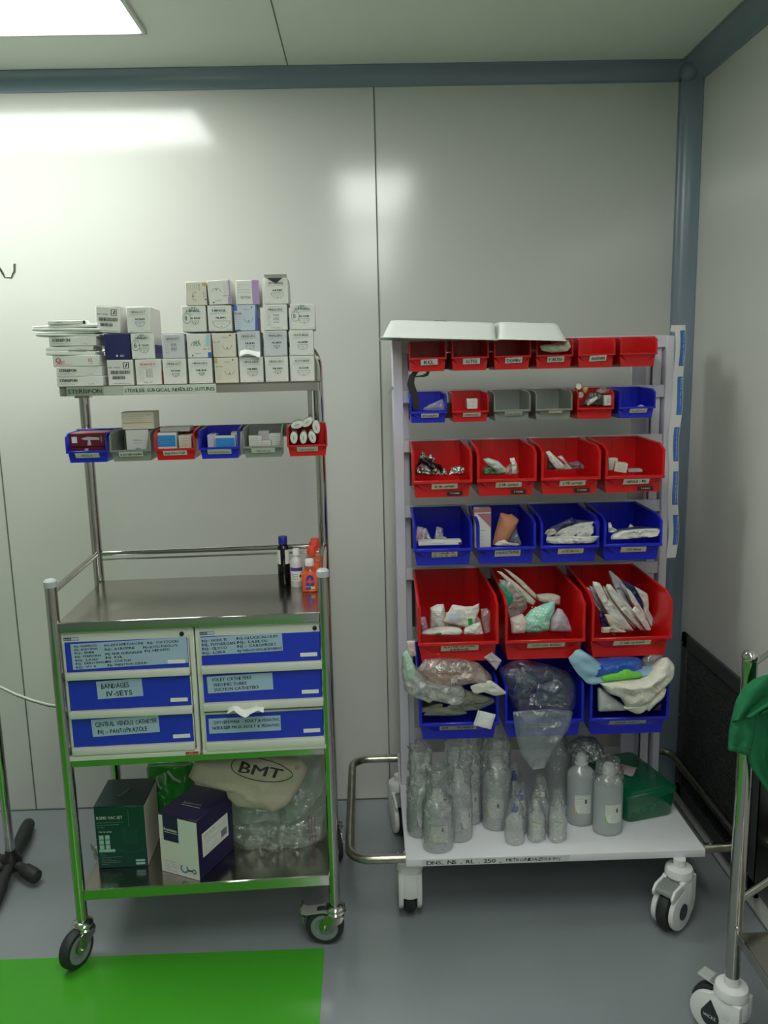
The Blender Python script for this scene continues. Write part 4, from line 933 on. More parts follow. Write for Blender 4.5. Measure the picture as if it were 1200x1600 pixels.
# ================================================================== CONTENTS OF THE RACK
def Z(x0, y0, s, pts): return [(x0+a/s, y0+b/s) for a, b in pts]
FILM = film('clear_film', (236, 240, 240), .8, .07, .2, .4, 60, .2, vor=70)
FILM2 = film('milky_film', (226, 230, 224), .5, .1, .36, .4, 50, .18, vor=60)
FOIL = mat('crinkled_foil', (190, 190, 186), .2, metal=.9, bump=1, bscale=90, bdist=.005)
DARKF = mat('black_film', (20, 20, 20), .2, bump=1, bscale=90)
WPACK = mat('white_pack', (216, 216, 210), .5, bump=1, bscale=60, bdist=.004)
CRM = mat('cream_pack', (206, 200, 184), .6, bump=.4, bscale=50)
SAGE = mat('sage_sleeve', (160, 166, 146), .55, bump=.4, bscale=50)
MINT = mat('mint_pack', (84, 176, 146), .45, bump=.3, bscale=80)
CLOTHW = mat('white_cotton_cloth', (220, 216, 204), .85, bump=1, bscale=34, bdist=.012)
LILP = mat('lilac_pack', (188, 172, 184), .5, bump=.3, bscale=60)
def soft(name, label, cat, pts, Y, tf, tb, m, seed=0, grp=None, amp=.25, freq=35, p=2.2, extra=None, crease=0, lean=0, na=60, nr=10, crk=.0016, ckf=70, flat=False):
    g = G(); sf = lump(g, pts, Y, tf, tb, m, seed, amp, freq, na=na, nr=nr, p=p, crease=crease, lean=lean, crk=crk, ckf=ckf, flat=flat)
    if extra: extra(g, sf)
    return tag(base(g.build(name, angle=1.2)), label, cat, grp)
def on_surf(g, sf, m, x0, z0, w, h, txt=None, hh=.004, fill=None, nx=6, nz=4, tilt=0, eps=.0012, bold=0):
    """print or patch lying on a bulging surface"""
    c, s_ = cos(tilt), sin(tilt)
    def mp(a, b, e): x, z = x0+a*c-b*s_, z0+a*s_+b*c; return (x, sf(x, z)-e, z)
    if fill: g.grid(lambda u, v: mp(u*w, v*h, eps), nx, nz, fill)
    if txt:
        t = G(); t.text(txt, m, Matrix.Identity(4), hh, w*.9, bold=bold); vv, ff = refine(t); g.add([mp(q[0]+w*.05, q[1]+(h-hh)/2, eps*1.6) for q in vv], ff, m)
def stripes(g, sf, m, x0, z0, w, h, n, seed=0, tilt=0):
    r = random.Random(seed); c, s_ = cos(tilt), sin(tilt)
    for i in range(n):
        b = h*i/max(1, n-1); a = 0
        while a < w: 
            l = r.uniform(.002, .007)
            q = []
            for aa, bb in ((a, b), (min(w, a+l), b), (min(w, a+l), b+.0007), (a, b+.0007)):
                x, z = x0+aa*c-bb*s_, z0+aa*s_+bb*c; q.append((x, sf(x, z)-.0011, z))
            g.add(q, [(0, 1, 2, 3)], m, None, False); a += l+.0012

# trays turned upside down on top of the rack
TRAYM = mat('white_tray_plastic', (232, 234, 230), .32)
def tray(x0, x1, label, inset_l, inset_r, dep, rz=0, y0=2.205, zr=1.571, h=.046):
    t = thing('plastic_tray', label, 'tray', ((x0+x1)/2, y0, zr), rz); t.rotation_euler = (0, rad(2.6), rz); w = (x1-x0)/2
    def ring(a, b, c, d, z, n=5, r=.02):
        o = []
        for cx, cy, s0 in ((b-r, d-r, 0), (a+r, d-r, 90), (a+r, c+r, 180), (b-r, c+r, 270)):
            for k in range(n+1): q = rad(s0+90*k/n); o.append((cx+r*cos(q), cy+r*sin(q), z))
        return o
    R = [ring(-w-.006, w+.006, -.004, dep+.004, .0), ring(-w-.006, w+.006, -.004, dep+.004, .0015), ring(-w, w, 0, dep, .002), ring(-w+inset_l*.85, w-inset_r*.85, .018, dep-.018, h*.88), ring(-w+inset_l, w-inset_r, .024, dep-.024, h), ring(-w+inset_l+.01, w-inset_r-.01, .034, dep-.034, h+.0015)]
    v = sum(R, []); n = len(R[0]); f = [(i*n+k, i*n+(k+1) % n, (i+1)*n+(k+1) % n, (i+1)*n+k) for i in range(len(R)-1) for k in range(n)]; f.append(tuple((len(R)-1)*n+k for k in range(n)))
    bm = bmesh.new(); vs = [bm.verts.new(q) for q in v]
    for q in f: bm.faces.new([vs[a] for a in q])
    bmesh.ops.recalc_face_normals(bm, faces=bm.faces); bmesh.ops.solidify(bm, geom=list(bm.faces), thickness=.002)
    g = G(); g.bm(bm, TRAYM); g.build('tray_shell', t, angle=.9)
    return t
t = tray(.047, .348, 'larger white plastic tray lying upside down on the top left of the rack', .022, .004, .225)
g = G(); g.box(-.012, .02, .03, .05, .0478, .0486, BLACK); g.build('dark_mark', t)
t = tray(.352, .536, 'smaller white plastic tray lying upside down on top of the rack beside the larger tray', .004, .022, .215, zr=1.562)
g = G()
for a in ((-.01, .034, .04, .0415), (-.01, .034, .06, .0615), (-.01, -.0085, .04, .06), (.0325, .034, .04, .06)): g.box(a[0], a[1], a[2], a[3], .0476, .0486, mat('dark_grey_print', (70, 72, 70), .5))
g.build('dark_mark', t)
soft('gauze_pack', 'clear pack of white gauze squeezed under the tray in the PAUSE bin', 'gauze pack', Z(580, 490, 3.75, [(985, 185), (1080, 178), (1160, 165), (1172, 195), (1150, 222), (1060, 228), (1000, 218)]), 2.262, .02, .02, CLOTHW, 3, amp=.5, freq=60)
# ---- second row
g = G(); Y = 2.30
pts = [at(a, b, Y) for a, b in Z(590, 480, 7.27, [(440, 1165), (430, 1060), (400, 950), (375, 870), (390, 790), (440, 725), (500, 700), (560, 700)])]
def ribbon(g, pts, w, m, t=.0015, dep=True):
    v = []; n = len(pts)
    for i, p in enumerate(pts):
        d = (pts[min(n-1, i+1)]-pts[max(0, i-1)]).normalized(); nx = V((d.z, 0, -d.x)); ww = w[i] if isinstance(w, list) else w
        for a, b in ((-1, -1), (1, -1), (1, 1), (-1, 1)): v.append(p+nx*(a*ww/2)+V((0, b*t, 0)))
    f = [(4*i+k, 4*i+(k+1) % 4, 4*i+4+(k+1) % 4, 4*i+4+k) for i in range(n-1) for k in range(4)]+[(3, 2, 1, 0), tuple(4*(n-1)+k for k in range(4))]
    g.add(v, f, m)
ribbon(g, pts, [.018, .020, .021, .020, .017, .012, .008, .006], BLACK, .0015)
pts = [at(a, b, Y-.004) for a, b in Z(590, 480, 7.27, [(560, 705), (575, 730), (560, 765), (520, 780), (470, 785), (430, 790)])]
ribbon(g, pts, [.008, .009, .01, .007, .004, .004], BLACK, .0015)
tag(base(g.build('rubber_strap')), 'black looped rubber strap standing in the left blue bin of the second row', 'strap')
soft('clear_bag', 'small clear bag in the bin with the black strap', 'bag', Z(590, 480, 7.27, [(500, 1160), (600, 1100), (740, 1040), (765, 1150), (740, 1175), (540, 1175)]), 2.30, .006, .004, FILM2, 5)
def cart(name, label, px, py, Y, w, d, h, m=CARD, fn=None, rz=0, roll=0, pitch=0, cat='carton', grp=None):
    p = at(px, py, Y); g = G(); carton(g, w, d, h, m)
    if fn: fn(g, T(-w/2, -.0004, 0) @ FRONT, w, h)
    o = g.build(name, loc=p); o.rotation_euler = (pitch, roll, rz); return tag(o, label, cat, grp)
cart('ampoule_carton', 'small white carton in the bin labelled LIGNOCAIN', 738, 639, 2.30, .030, .03, .028, CARD, lambda g, K, w, h: lines(g, K, w*.1, w*.8, h*.3, h*.7, 2, INK2, .0005, 5))
cart('paper_strip', 'pale strip of card in the right grey bin', 866, 641, 2.285, .036, .03, .004, TAN, None, .05, cat='card strip')
def vial(px, py, Y, label, r=.010, seed=0):
    t = thing('glass_vial', label, 'vial', at(px, py, Y), 0, 'vials in the red bin of the second row'); M = Rx(pi/2-.3) @ Ry(.2*seed)
    G().lathe([(0, 0), (r*.9, 0), (r, .002), (r, .004)], CHROME, M @ T(0, 0, .004), 20).build('crimp_cap', t)
    G().lathe([(0, -.03), (r*.95, -.03), (r*1.05, -.028), (r*1.05, -.008), (r*.7, 0), (r*.7, .004), (0, .004)], film('vial_glass', (225, 230, 228), .7, .05, .2, 0), M, 20).build('glass_body', t)
    return t
vial(902, 605, 2.29, 'upper of the two glass vials at the left of the heap', .0085, 1); vial(907, 618, 2.285, 'lower of the two glass vials at the left of the heap', .0082, -1)
z2 = lambda p: Z(880, 590, 7.5, p)
soft('syringe_pack', 'small yellowish pouch behind the vials in the red bin', 'pouch', z2([(225, 130), (285, 95), (292, 140), (270, 185), (240, 175)]), 2.31, .003, .003, mat('yellowish_pack', (190, 160, 80), .5), 1)
soft('ampoule_pack', 'white blister pack tilted in the heap of vials', 'blister pack', z2([(270, 300), (330, 250), (390, 215), (412, 240), (350, 295), (290, 332)]), 2.282, .004, .004, WPACK, 2)
soft('syringe_pack', 'grey and black wrapped pack under the white blister pack', 'wrapped pack', z2([(195, 335), (260, 260), (300, 180), (400, 160), (470, 200), (470, 335)]), 2.30, .008, .01, mat('dark_wrap', (80, 74, 70), .25, bump=1, bscale=80), 3, amp=.6, freq=80)
soft('clear_pouch', 'crumpled clear pouch at the top right of the heap of vials', 'pouch', z2([(380, 150), (430, 120), (560, 140), (560, 180), (460, 185), (410, 190)]), 2.305, .006, .006, FILM2, 4, amp=.6, freq=80)
cart('ampoule_carton', 'small white carton standing at the right of the heap of vials', 949.5, 634, 2.283, .020, .02, .029, CARD, lambda g, K, w, h: g.text('INJ', INK2, K @ T(w*.6, h*.3, .0005) @ Rz(pi/2), .004, h*.4))
g = G(); p = at(1000, 640, 2.30); g.add([(-.030, 0, 0), (.032, 0, .0), (.004, .004, .0135), (-.030, .02, -.004), (.032, .02, -.004), (.004, .02, .010)], [(0, 1, 2), (5, 4, 3), (0, 3, 4, 1), (1, 4, 5, 2), (2, 5, 3, 0)], PAPER, None, False)
tag(g.build('folded_paper', loc=p), 'folded white paper in the blue bin at the right end of the second row', 'paper')
# ---- third row: 10 ml
z3 = lambda p: Z(630, 680, 5.58, p)
SG = 'foil syringe packs in the 10 ML bin'
soft('syringe_pack', 'black-wrapped syringe packs in the middle of the 10 ML bin', 'syringe pack', z3([(105, 290), (140, 220), (190, 190), (250, 230), (330, 255), (345, 300), (330, 350), (150, 350)]), 2.262, .014, .02, DARKF, 1, SG, amp=.7, freq=70, crease=.6)
for k, (pts, nm, Y) in enumerate((([(105, 335), (100, 290), (150, 255), (205, 262), (252, 310), (250, 348), (110, 348)], 'bottom left', 2.225), ([(250, 348), (252, 300), (285, 280), (320, 310), (335, 350)], 'bottom centre', 2.222), ([(325, 350), (350, 270), (380, 300), (385, 350)], 'narrow', 2.226), ([(385, 345), (420, 280), (500, 262), (548, 290), (545, 335), (500, 350)], 'bottom right', 2.224), ([(125, 215), (165, 125), (215, 190), (160, 235)], 'pointed top left', 2.275), ([(205, 195), (240, 160), (290, 215), (260, 240)], 'pointed upper middle', 2.276))):
    soft('syringe_pack', '%s crinkled silver foil pack in the 10 ML bin' % nm, 'syringe pack', z3(pts), Y, .012, .012, FOIL, k+4, SG, amp=.6, freq=80, crease=.5)
SG = 'syringe packs in the 5 ML bin'
def prt(seed, a=.2, b=.3, n=4, m=INK2, tilt=0):
    def f(g, sf, P=None): pass
    return f
def printed(pts, n=4, m=INK2, seed=0, tilt=0, sc_=.55):
    P = pts
    def f(g, sf):
        Yp = f.Y; q = [at(a, b, Yp) for a, b in P]; x0, x1 = min(p.x for p in q), max(p.x for p in q); z0, z1 = min(p.z for p in q), max(p.z for p in q); cx, cz = (x0+x1)/2, (z0+z1)/2; w, h = (x1-x0)*sc_, (z1-z0)*sc_
        stripes(g, sf, m, cx-w/2, cz-h/2, w, h, n, seed, tilt)
    return f
def psoft(name, label, cat, pts, Y, tf, tb, m, seed=0, grp=None, n=4, pm=INK2, tilt=0, sc_=.5, **k):
    f = printed(pts, n, pm, seed, tilt, sc_); f.Y = Y; return soft(name, label, cat, pts, Y, tf, tb, m, seed, grp, extra=f, **k)
soft('syringe_pack', 'green-tinted syringe pack low in the 5 ML bin', 'syringe pack', z3([(690, 345), (690, 290), (760, 260), (850, 300), (900, 345)]), 2.225, .012, .01, mat('green_tint_pack', (70, 110, 70), .3, bump=.8, bscale=80), 2, SG, amp=.6, freq=70)
psoft('syringe_pack', 'long white-backed syringe pack lying slanted in the 5 ML bin', 'syringe pack', z3([(690, 210), (740, 195), (830, 225), (905, 300), (890, 330), (830, 330), (730, 260)]), 2.215, .010, .006, mat('clear_white_pack', (190, 196, 190), .25, bump=.8, bscale=80), 7, SG, n=3, pm=INK2, tilt=-.6, amp=.5)
psoft('syringe_pack', 'upright white syringe pack at the right of the 5 ML bin', 'syringe pack', z3([(925, 200), (970, 195), (990, 260), (988, 342), (945, 342), (945, 260)]), 2.21, .008, .006, WPACK, 8, SG, n=5, amp=.3)
soft('syringe_pack', 'clear crumpled syringe pack between the white ones in the 5 ML bin', 'syringe pack', z3([(860, 345), (880, 290), (930, 250), (990, 225), (1010, 330), (990, 345)]), 2.228, .012, .01, FILM2, 9, SG, amp=.6, freq=70)
z3b = lambda p: Z(835, 680, 5.58, p)
SG = 'syringe packs in the 2 ML bin'
soft('syringe_pack', 'dark end of a syringe pack at the left of the 2 ML bin', 'syringe pack', z3b([(110, 300), (115, 200), (150, 190), (190, 270), (200, 300)]), 2.235, .01, .01, mat('dark_wrap', (80, 74, 70), .25, bump=1, bscale=80), 3, SG, amp=.5)
psoft('syringe_pack', 'long white syringe pack at the left of the 2 ML bin', 'syringe pack', z3b([(95, 145), (130, 135), (215, 215), (275, 270), (250, 300), (190, 300), (130, 225)]), 2.215, .009, .006, WPACK, 4, SG, n=4, tilt=-.8, amp=.3)
psoft('syringe_pack', 'curved pinkish syringe pack in the middle of the 2 ML bin', 'syringe pack', z3b([(200, 185), (240, 175), (290, 250), (340, 300), (250, 302), (280, 250)]), 2.21, .009, .006, mat('pinkish_clear_pack', (200, 184, 184), .25, bump=.8, bscale=80), 5, SG, n=3, tilt=-.8, amp=.4)
soft('syringe_pack', 'violet-tinted syringe pack at the right of the 2 ML bin', 'syringe pack', z3b([(290, 300), (300, 240), (380, 225), (430, 260), (440, 302)]), 2.222, .012, .01, mat('mauve_pack', (132, 90, 106), .3, bump=.8, bscale=80), 6, SG, amp=.6, freq=70)
cart('needle_carton', 'small white carton standing at the back left of the NEEDLE bin', 958, 735, 2.26, .026, .02, .034, CARD, None, .1)
cart('needle_carton', 'white carton tipped forward in the NEEDLE bin', 969, 738, 2.21, .034, .03, .026, CARD2, lambda g, K, w, h: lines(g, K, w*.2, w*.8, h*.3, h*.7, 3, INK2, .0006, 4), -.2, roll=.15)
cart('needle_carton', 'flat pale carton lying low at the front of the NEEDLE bin', 993, 738, 2.215, .038, .03, .008, LILP, None, -.05)
# ---- fourth row
z4 = lambda p: Z(630, 780, 5.58, p)
cart('cannula_strip', 'long white carton across the front of the cannula bin', 687.5, 852, 2.20, .118, .03, .012, CARD, lambda g, K, w, h: (lines(g, K, w*.3, w*.6, h*.4, h*.4, 1, INK2, .0008, 3), g.rect(w*.93, w*.99, h*.1, h*.6, mat('maroon_card', (104, 26, 34), .4), K)))
SG = 'wrapped cannulas in the cannula bin'
for k, (x, y, c, nm) in enumerate(((652, 832, mat('pink_cannula', (190, 90, 100), .3), 'leftmost pink'), (662, 838, mat('pink_cannula', (190, 90, 100), .3), 'second pink'), (672, 834, mat('grey_cannula', (130, 134, 150), .25), 'grey-blue'), (682, 833, mat('grey_cannula', (130, 134, 150), .25), 'second grey-blue'), (690, 836, mat('green_cannula', (70, 110, 100), .3), 'green'))):
    t = thing('cannula', '%s wrapped cannula standing in the cannula bin' % nm, 'cannula', at(x, y+14, 2.25), .1*k-.2, SG); t.rotation_euler = (-.3, .25-.35*(k % 3), 0)
    G().lathe([(0, 0), (.0035, 0), (.0035, .022), (.005, .024), (.005, .03), (.003, .032), (0, .033)], c, None, 12).build('hub', t)
    g = G(); pouch(g, .018, .045, .008, FILM, T(0, 0, .02) @ FRONT, k); g.build('wrapper', t)
soft('ring_pull', 'thin clear curled wrapper above the cannula carton', 'wrapper', z4([(265, 360), (280, 335), (350, 320), (385, 335), (370, 365)]), 2.23, .008, .008, FILM2, 8, amp=.6)
def pinkfn(g, K, w, h):
    g.quad([(0, h*.9, .0004), (w, h*.9, .0004), (w, h, .0004), (0, h, .0004)], mat('dusty_pink', (170, 110, 120), .5), K)
    g.add([(w*.15, h*.87, .0004), (w, h*.87, .0004), (w, h*.5, .0004)], [(0, 2, 1)], mat('dusty_pink', (170, 110, 120), .5), K, False)
    g.text('INFUSION', INK, K @ T(w*.25, h*.43, .0005), .003, w*.4); lines(g, K, w*.25, w*.55, h*.2, h*.36, 3, INK2, .0006, 4); lines(g, K, w*.2, w*.4, h*.62, h*.66, 2, INK2, .0006, 4)
cart('tablet_carton', 'tall white carton with dusty pink triangle standing in the PARACETAMOL bin', 754.5, 856, 2.24, .046, .03, .112, CARD, pinkfn)
soft('bandage_roll', 'tan elastic bandage roll leaning in the PARACETAMOL bin', 'bandage roll', z4([(850, 115), (925, 135), (940, 125), (1012, 180), (960, 290), (890, 400), (775, 402), (800, 290)]), 2.24, .026, .02, mat('tan_bandage', (196, 132, 102), .8, bump=.8, bscale=120), 2, amp=.06, freq=20, p=2)
soft('gauze_pack', 'white gauze pack in front of the tan bandage roll', 'gauze pack', z4([(785, 405), (830, 360), (880, 350), (930, 385), (1000, 380), (1020, 408)]), 2.208, .012, .01, CLOTHW, 4, amp=.4, freq=60)
soft('clear_pouch', 'clear pouch between the tan roll and the right side of its bin', 'pouch', z4([(900, 370), (950, 300), (980, 200), (1000, 300), (1040, 400), (950, 405)]), 2.25, .006, .006, FILM2, 5, amp=.5)
z4b = lambda p: Z(835, 780, 5.58, p)
GP = 'glove packets in the 6 1/2 gloves bin'; NAV = mat('navy_packet', (46, 50, 100), .4, bump=1, bscale=60, bdist=.004)
sl = [([(180, 300), (300, 235), (470, 200), (540, 205), (420, 250), (260, 310)], 'second slanted', CRM, 2.228, .003), ([(200, 325), (330, 280), (500, 240), (505, 250), (380, 305), (260, 325)], 'thin middle', WPACK, 2.209, .002),
      ([(95, 300), (90, 262), (200, 215), (330, 155), (345, 175), (500, 185), (550, 192), (420, 205), (300, 240), (180, 300)], 'navy-backed top', NAV, 2.235, .006), ([(160, 315), (230, 262), (400, 205), (558, 190), (500, 225), (330, 285), (200, 325)], 'upper slanted', WPACK, 2.222, .006),
      ([(230, 322), (380, 262), (500, 215), (515, 230), (490, 262), (360, 300), (320, 322)], 'middle slanted', WPACK, 2.212, .006), ([(340, 322), (450, 275), (518, 232), (515, 285), (490, 322)], 'lower slanted', WPACK, 2.206, .006), ([(95, 325), (300, 318), (480, 325), (570, 308), (572, 322), (522, 380), (300, 385), (112, 392)], 'frontmost flat', WPACK, 2.186, .010), ([(85, 300), (110, 265), (170, 255), (200, 290), (120, 325)], 'crumpled left', CRM, 2.225, .006)]
for k, (p, nm, m_, Y, t_) in enumerate(sl): psoft('glove_packet', '%s glove packet in the 6 1/2 gloves bin' % nm, 'glove packet', z4b(p), Y, t_, .004, m_, k+3, GP, n=2, pm=INK2, sc_=.4, amp=.6, freq=60, p=12, crk=.0022, ckf=60)
GP = 'glove packets in the 7 1/2 gloves bin'
for k, (p, nm, m_, Y, t_) in enumerate((([(660, 300), (700, 262), (900, 235), (1090, 248), (1100, 262), (900, 285), (720, 290)], 'navy-backed rear', NAV, 2.225, .006), ([(645, 290), (640, 203), (668, 203), (672, 240), (725, 268), (690, 295)], 'upright left', WPACK, 2.222, .005), ([(820, 250), (835, 215), (870, 240)], 'small upright', WPACK, 2.238, .003), ([(660, 315), (760, 272), (900, 258), (1115, 252), (1080, 322), (900, 335), (670, 355)], 'frontmost curled', WPACK, 2.19, .010))):
    psoft('glove_packet', '%s glove packet in the 7 1/2 gloves bin' % nm, 'glove packet', z4b(p), Y, t_, .004, m_, k+13, GP, n=2, pm=INK2, sc_=.4, amp=.6, freq=60, p=12, crk=.0022, ckf=60)
# ---- fifth row
z5 = lambda p: Z(630, 880, 5.4545, p)
PG = 'bandage packs in the plaster bandage bin'; GRNP = mat('bright_green_print', (30, 150, 60), .4)
psoft('plaster_pack', 'shaded plaster bandage pack behind the upright one', 'bandage pack', z5([(330, 560), (345, 430), (420, 400), (480, 420), (500, 560)]), 2.2, .02, .02, mat('printed_pack', (214, 212, 204), .4, bump=1, bscale=60, bdist=.004), 13, PG, n=7, sc_=.6, amp=.3)
psoft('plaster_pack', 'shaded plaster bandage pack behind the fine-printed one', 'bandage pack', z5([(520, 570), (560, 470), (620, 440), (660, 480), (680, 570)]), 2.19, .02, .02, mat('printed_pack', (214, 212, 204), .4, bump=1, bscale=60, bdist=.004), 14, PG, n=7, sc_=.6, amp=.3)
psoft('plaster_pack', 'low narrow plaster bandage pack in front of the upright one', 'bandage pack', z5([(240, 600), (250, 555), (330, 545), (390, 560), (395, 600)]), 2.13, .012, .02, mat('printed_pack', (214, 212, 204), .4, bump=1, bscale=60, bdist=.004), 15, PG, n=4, sc_=.6, amp=.3)
psoft('plaster_pack', 'upright plaster bandage pack at the left of its bin', 'bandage pack', z5([(225, 560), (230, 380), (285, 350), (345, 348), (362, 420), (365, 565)]), 2.17, .022, .02, mat('printed_pack', (214, 212, 204), .4, bump=1, bscale=60, bdist=.004), 3, PG, n=9, sc_=.6, amp=.2)
def pop(g, sf):
    c = at(*z5([(430, 470)])[0], 2.14); on_surf(g, sf, INK2, c.x-.012, c.z-.005, .03, .02, None, fill=mat('lilac_white', (196, 194, 214), .5), tilt=.12)
    c = at(*z5([(555, 500)])[0], 2.14); on_surf(g, sf, WPRINT, c.x, c.z-.01, .012, .022, None, fill=GRNP, tilt=.12); stripes(g, sf, INK2, c.x-.045, c.z-.0, .035, .012, 4, 3, .1)
soft('plaster_pack', 'white plaster bandage pack with green printed edge lying on top', 'bandage pack', z5([(420, 350), (530, 368), (625, 365), (648, 330), (648, 400), (600, 540), (560, 560), (340, 495), (365, 450)]), 2.14, .010, .008, mat('printed_pack', (214, 212, 204), .4, bump=1, bscale=60, bdist=.004), 4, PG, amp=.25, freq=40, extra=pop)
def popg(g, sf):
    a = at(*z5([(272, 606)])[0], 2.11); on_surf(g, sf, WPRINT, a.x, a.z+.001, .0155, .0085, None, fill=GRNP)
soft('plaster_pack', 'low plaster bandage pack with bright green stripe at the front of its bin', 'bandage pack', z5([(158, 608), (160, 585), (220, 570), (400, 550), (500, 560), (510, 608)]), 2.11, .014, .03, mat('printed_pack', (214, 212, 204), .4, bump=1, bscale=60, bdist=.004), 5, PG, amp=.2, extra=popg)
psoft('plaster_pack', 'plaster bandage pack with fine print at the front right of its bin', 'bandage pack', z5([(510, 606), (520, 560), (600, 520), (660, 505), (685, 600), (640, 608)]), 2.115, .014, .02, mat('printed_pack', (214, 212, 204), .4, bump=1, bscale=60, bdist=.004), 6, PG, n=7, sc_=.6)
soft('plaster_pack', 'small clear pack at the left side of the plaster bandage bin', 'bandage pack', z5([(140, 455), (190, 455), (215, 560), (160, 600), (148, 560)]), 2.16, .010, .01, mat('lilac_clear', (160, 130, 150), .25, bump=.8, bscale=60), 7, PG)
soft('clear_pouch', 'clear crumpled pouch against the right side of the plaster bandage bin', 'pouch', z5([(660, 390), (720, 380), (742, 420), (742, 585), (690, 600), (670, 500)]), 2.13, .008, .008, FILM, 8, amp=.6)
z5c = lambda p: Z(600, 870, 2.5, p)
CG = 'items in the cotton rolls bin'
soft('dressing_pouch', 'mint and white dressing pouch at the left of the cotton bin', 'pouch', z5c([(448, 88), (490, 92), (530, 125), (560, 160), (560, 200), (520, 245), (490, 245), (470, 180)]), 2.20, .012, .01, FILM2, 3, amp=.3)
soft('dressing_pouch', 'solid green corner of a pouch in the cotton bin', 'pouch', z5c([(446, 100), (470, 115), (506, 160), (488, 196), (465, 175)]), 2.187, .003, .003, mat('teal_green', (20, 150, 120), .4), 4)
soft('splint_strip', 'long cream card strip slanting out of the cotton bin, nearer one', 'card strip', z5c([(439, 54), (448, 50), (520, 105), (592, 172), (586, 190), (560, 180), (500, 115)]), 2.20, .004, .004, CRM, 5, 'long card strips in the cotton bin', amp=.1, p=4)
soft('splint_strip', 'long cream card strip slanting out of the cotton bin, farther one', 'card strip', z5c([(464, 45), (474, 42), (540, 92), (602, 155), (608, 172), (590, 168), (530, 108)]), 2.22, .004, .004, CRM, 6, 'long card strips in the cotton bin', amp=.1, p=4)
soft('cotton_roll', 'cream wrapped roll with pink end lying across the cotton bin', 'cotton roll', z5c([(592, 148), (640, 143), (672, 146), (690, 155), (688, 186), (640, 190), (600, 170)]), 2.21, .018, .018, CRM, 7, amp=.15)
DOT = mat('mint_dotted_pack', (150, 208, 188), .35, bump=1, bscale=60, bdist=.004)
def dots(g, sf):
    r = random.Random(4)
    for i in range(7):
        for j in range(9):
            q = at(*z5c([(552+i*13+(j % 2)*6+r.uniform(-1, 1), 196+j*11)])[0], 2.13); ct = z5c([(545+i*13, 200+j*11)])[0]
            x0 = 545+i*13; y0 = 200+j*11
            if (x0 < 560 and y0 < 240) or x0 > 640 or y0 > 285: continue
            v = [(q.x+.0019*cos(k*pi/4), sf(q.x+.0019*cos(k*pi/4), q.z+.0019*sin(k*pi/4))-.0012, q.z+.0019*sin(k*pi/4)) for k in range(8)]
            g.add(v, [tuple(range(8))[::-1]], PAPER, None, False)
soft('cotton_pack', 'mint green pack with white dots in the middle of the cotton bin', 'cotton pack', z5c([(540, 245), (575, 205), (620, 185), (668, 170), (668, 205), (650, 240), (645, 285), (600, 300), (555, 298), (540, 280)]), 2.13, .022, .02, DOT, 8, amp=.25, extra=dots)
soft('cotton_pack', 'pinkish white cotton pack at the lower left of the cotton bin', 'cotton pack', z5c([(492, 240), (540, 222), (560, 250), (552, 298), (498, 300)]), 2.12, .016, .02, mat('pinkish_cotton', (214, 200, 196), .7, bump=.4), 9)
psoft('cotton_pack', 'small lilac-printed pack at the right of the cotton bin', 'cotton pack', z5c([(648, 292), (652, 240), (680, 200), (695, 205), (718, 240), (736, 292)]), 2.12, .018, .02, LILP, 10, None, n=6, sc_=.5)
z5b = lambda p: Z(840, 880, 5.4545, p)
GP = 'glove packets fanned in the 7 number gloves bin'
fan = [([(430, 190), (470, 200), (600, 380), (720, 520), (690, 530), (560, 420), (480, 300)], 'shaded left', mat('grey_packet', (176, 178, 188), .5, bump=.4, bscale=60), 2.20, .003), ([(540, 190), (575, 190), (680, 330), (860, 560), (830, 566), (640, 370)], 'shaded central', CRM, 2.198, .003),
       ([(640, 190), (665, 195), (760, 330), (950, 560), (925, 560), (740, 370)], 'thin central', WPACK, 2.196, .003), ([(690, 150), (715, 150), (860, 350), (990, 560), (965, 560), (800, 350)], 'narrow right-of-centre', mat('grey_packet', (176, 178, 188), .5, bump=.4, bscale=60), 2.21, .003),
       ([(600, 70), (622, 60), (700, 130), (760, 210), (815, 335), (785, 382), (700, 280), (640, 185)], 'tall grey upright', mat('grey_packet', (176, 178, 188), .5, bump=1, bscale=60, bdist=.004), 2.24, .006), ([(712, 135), (790, 175), (850, 210), (900, 275), (905, 410), (860, 370), (800, 270)], 'navy', NAV, 2.225, .006), ([(790, 180), (860, 215), (940, 262), (945, 400), (1035, 575), (985, 578), (905, 430), (890, 270)], 'white far right', WPACK, 2.205, .006),
       ([(520, 430), (545, 400), (600, 500), (610, 545), (540, 540)], 'dark blue lower left', NAV, 2.20, .006), ([(388, 200), (430, 205), (520, 290), (620, 440), (600, 470), (520, 400), (430, 260)], 'leftmost', WPACK, 2.215, .006), ([(740, 200), (790, 230), (880, 370), (940, 470), (900, 460), (800, 330)], 'thin slanting right', WPACK, 2.195, .004), ([(570, 185), (615, 172), (700, 280), (800, 420), (925, 575), (870, 577), (720, 420), (620, 290)], 'central long', WPACK, 2.185, .006),
       ([(462, 180), (472, 148), (540, 172), (565, 260), (700, 420), (850, 577), (740, 580), (600, 440), (520, 300)], 'broad left-centre', WPACK, 2.165, .009), ([(800, 400), (830, 360), (900, 420), (975, 577), (925, 577), (860, 480)], 'lower right', WPACK, 2.155, .005), ([(565, 430), (640, 440), (720, 540), (760, 580), (640, 560), (600, 520)], 'lower centre', CRM, 2.145, .006), ([(540, 545), (640, 540), (720, 565), (760, 585), (542, 588)], 'flat pale bottom', CRM, 2.12, .006)]
for k, (p, nm, m_, Y, t_) in enumerate(fan): psoft('glove_packet', '%s glove packet in the fan of the 7 number gloves bin' % nm, 'glove packet', z5b(p), Y, t_, .003, m_, k+23, GP, n=3, sc_=.3, tilt=-.95, amp=.5, freq=50, p=12, crk=.0022, ckf=55)
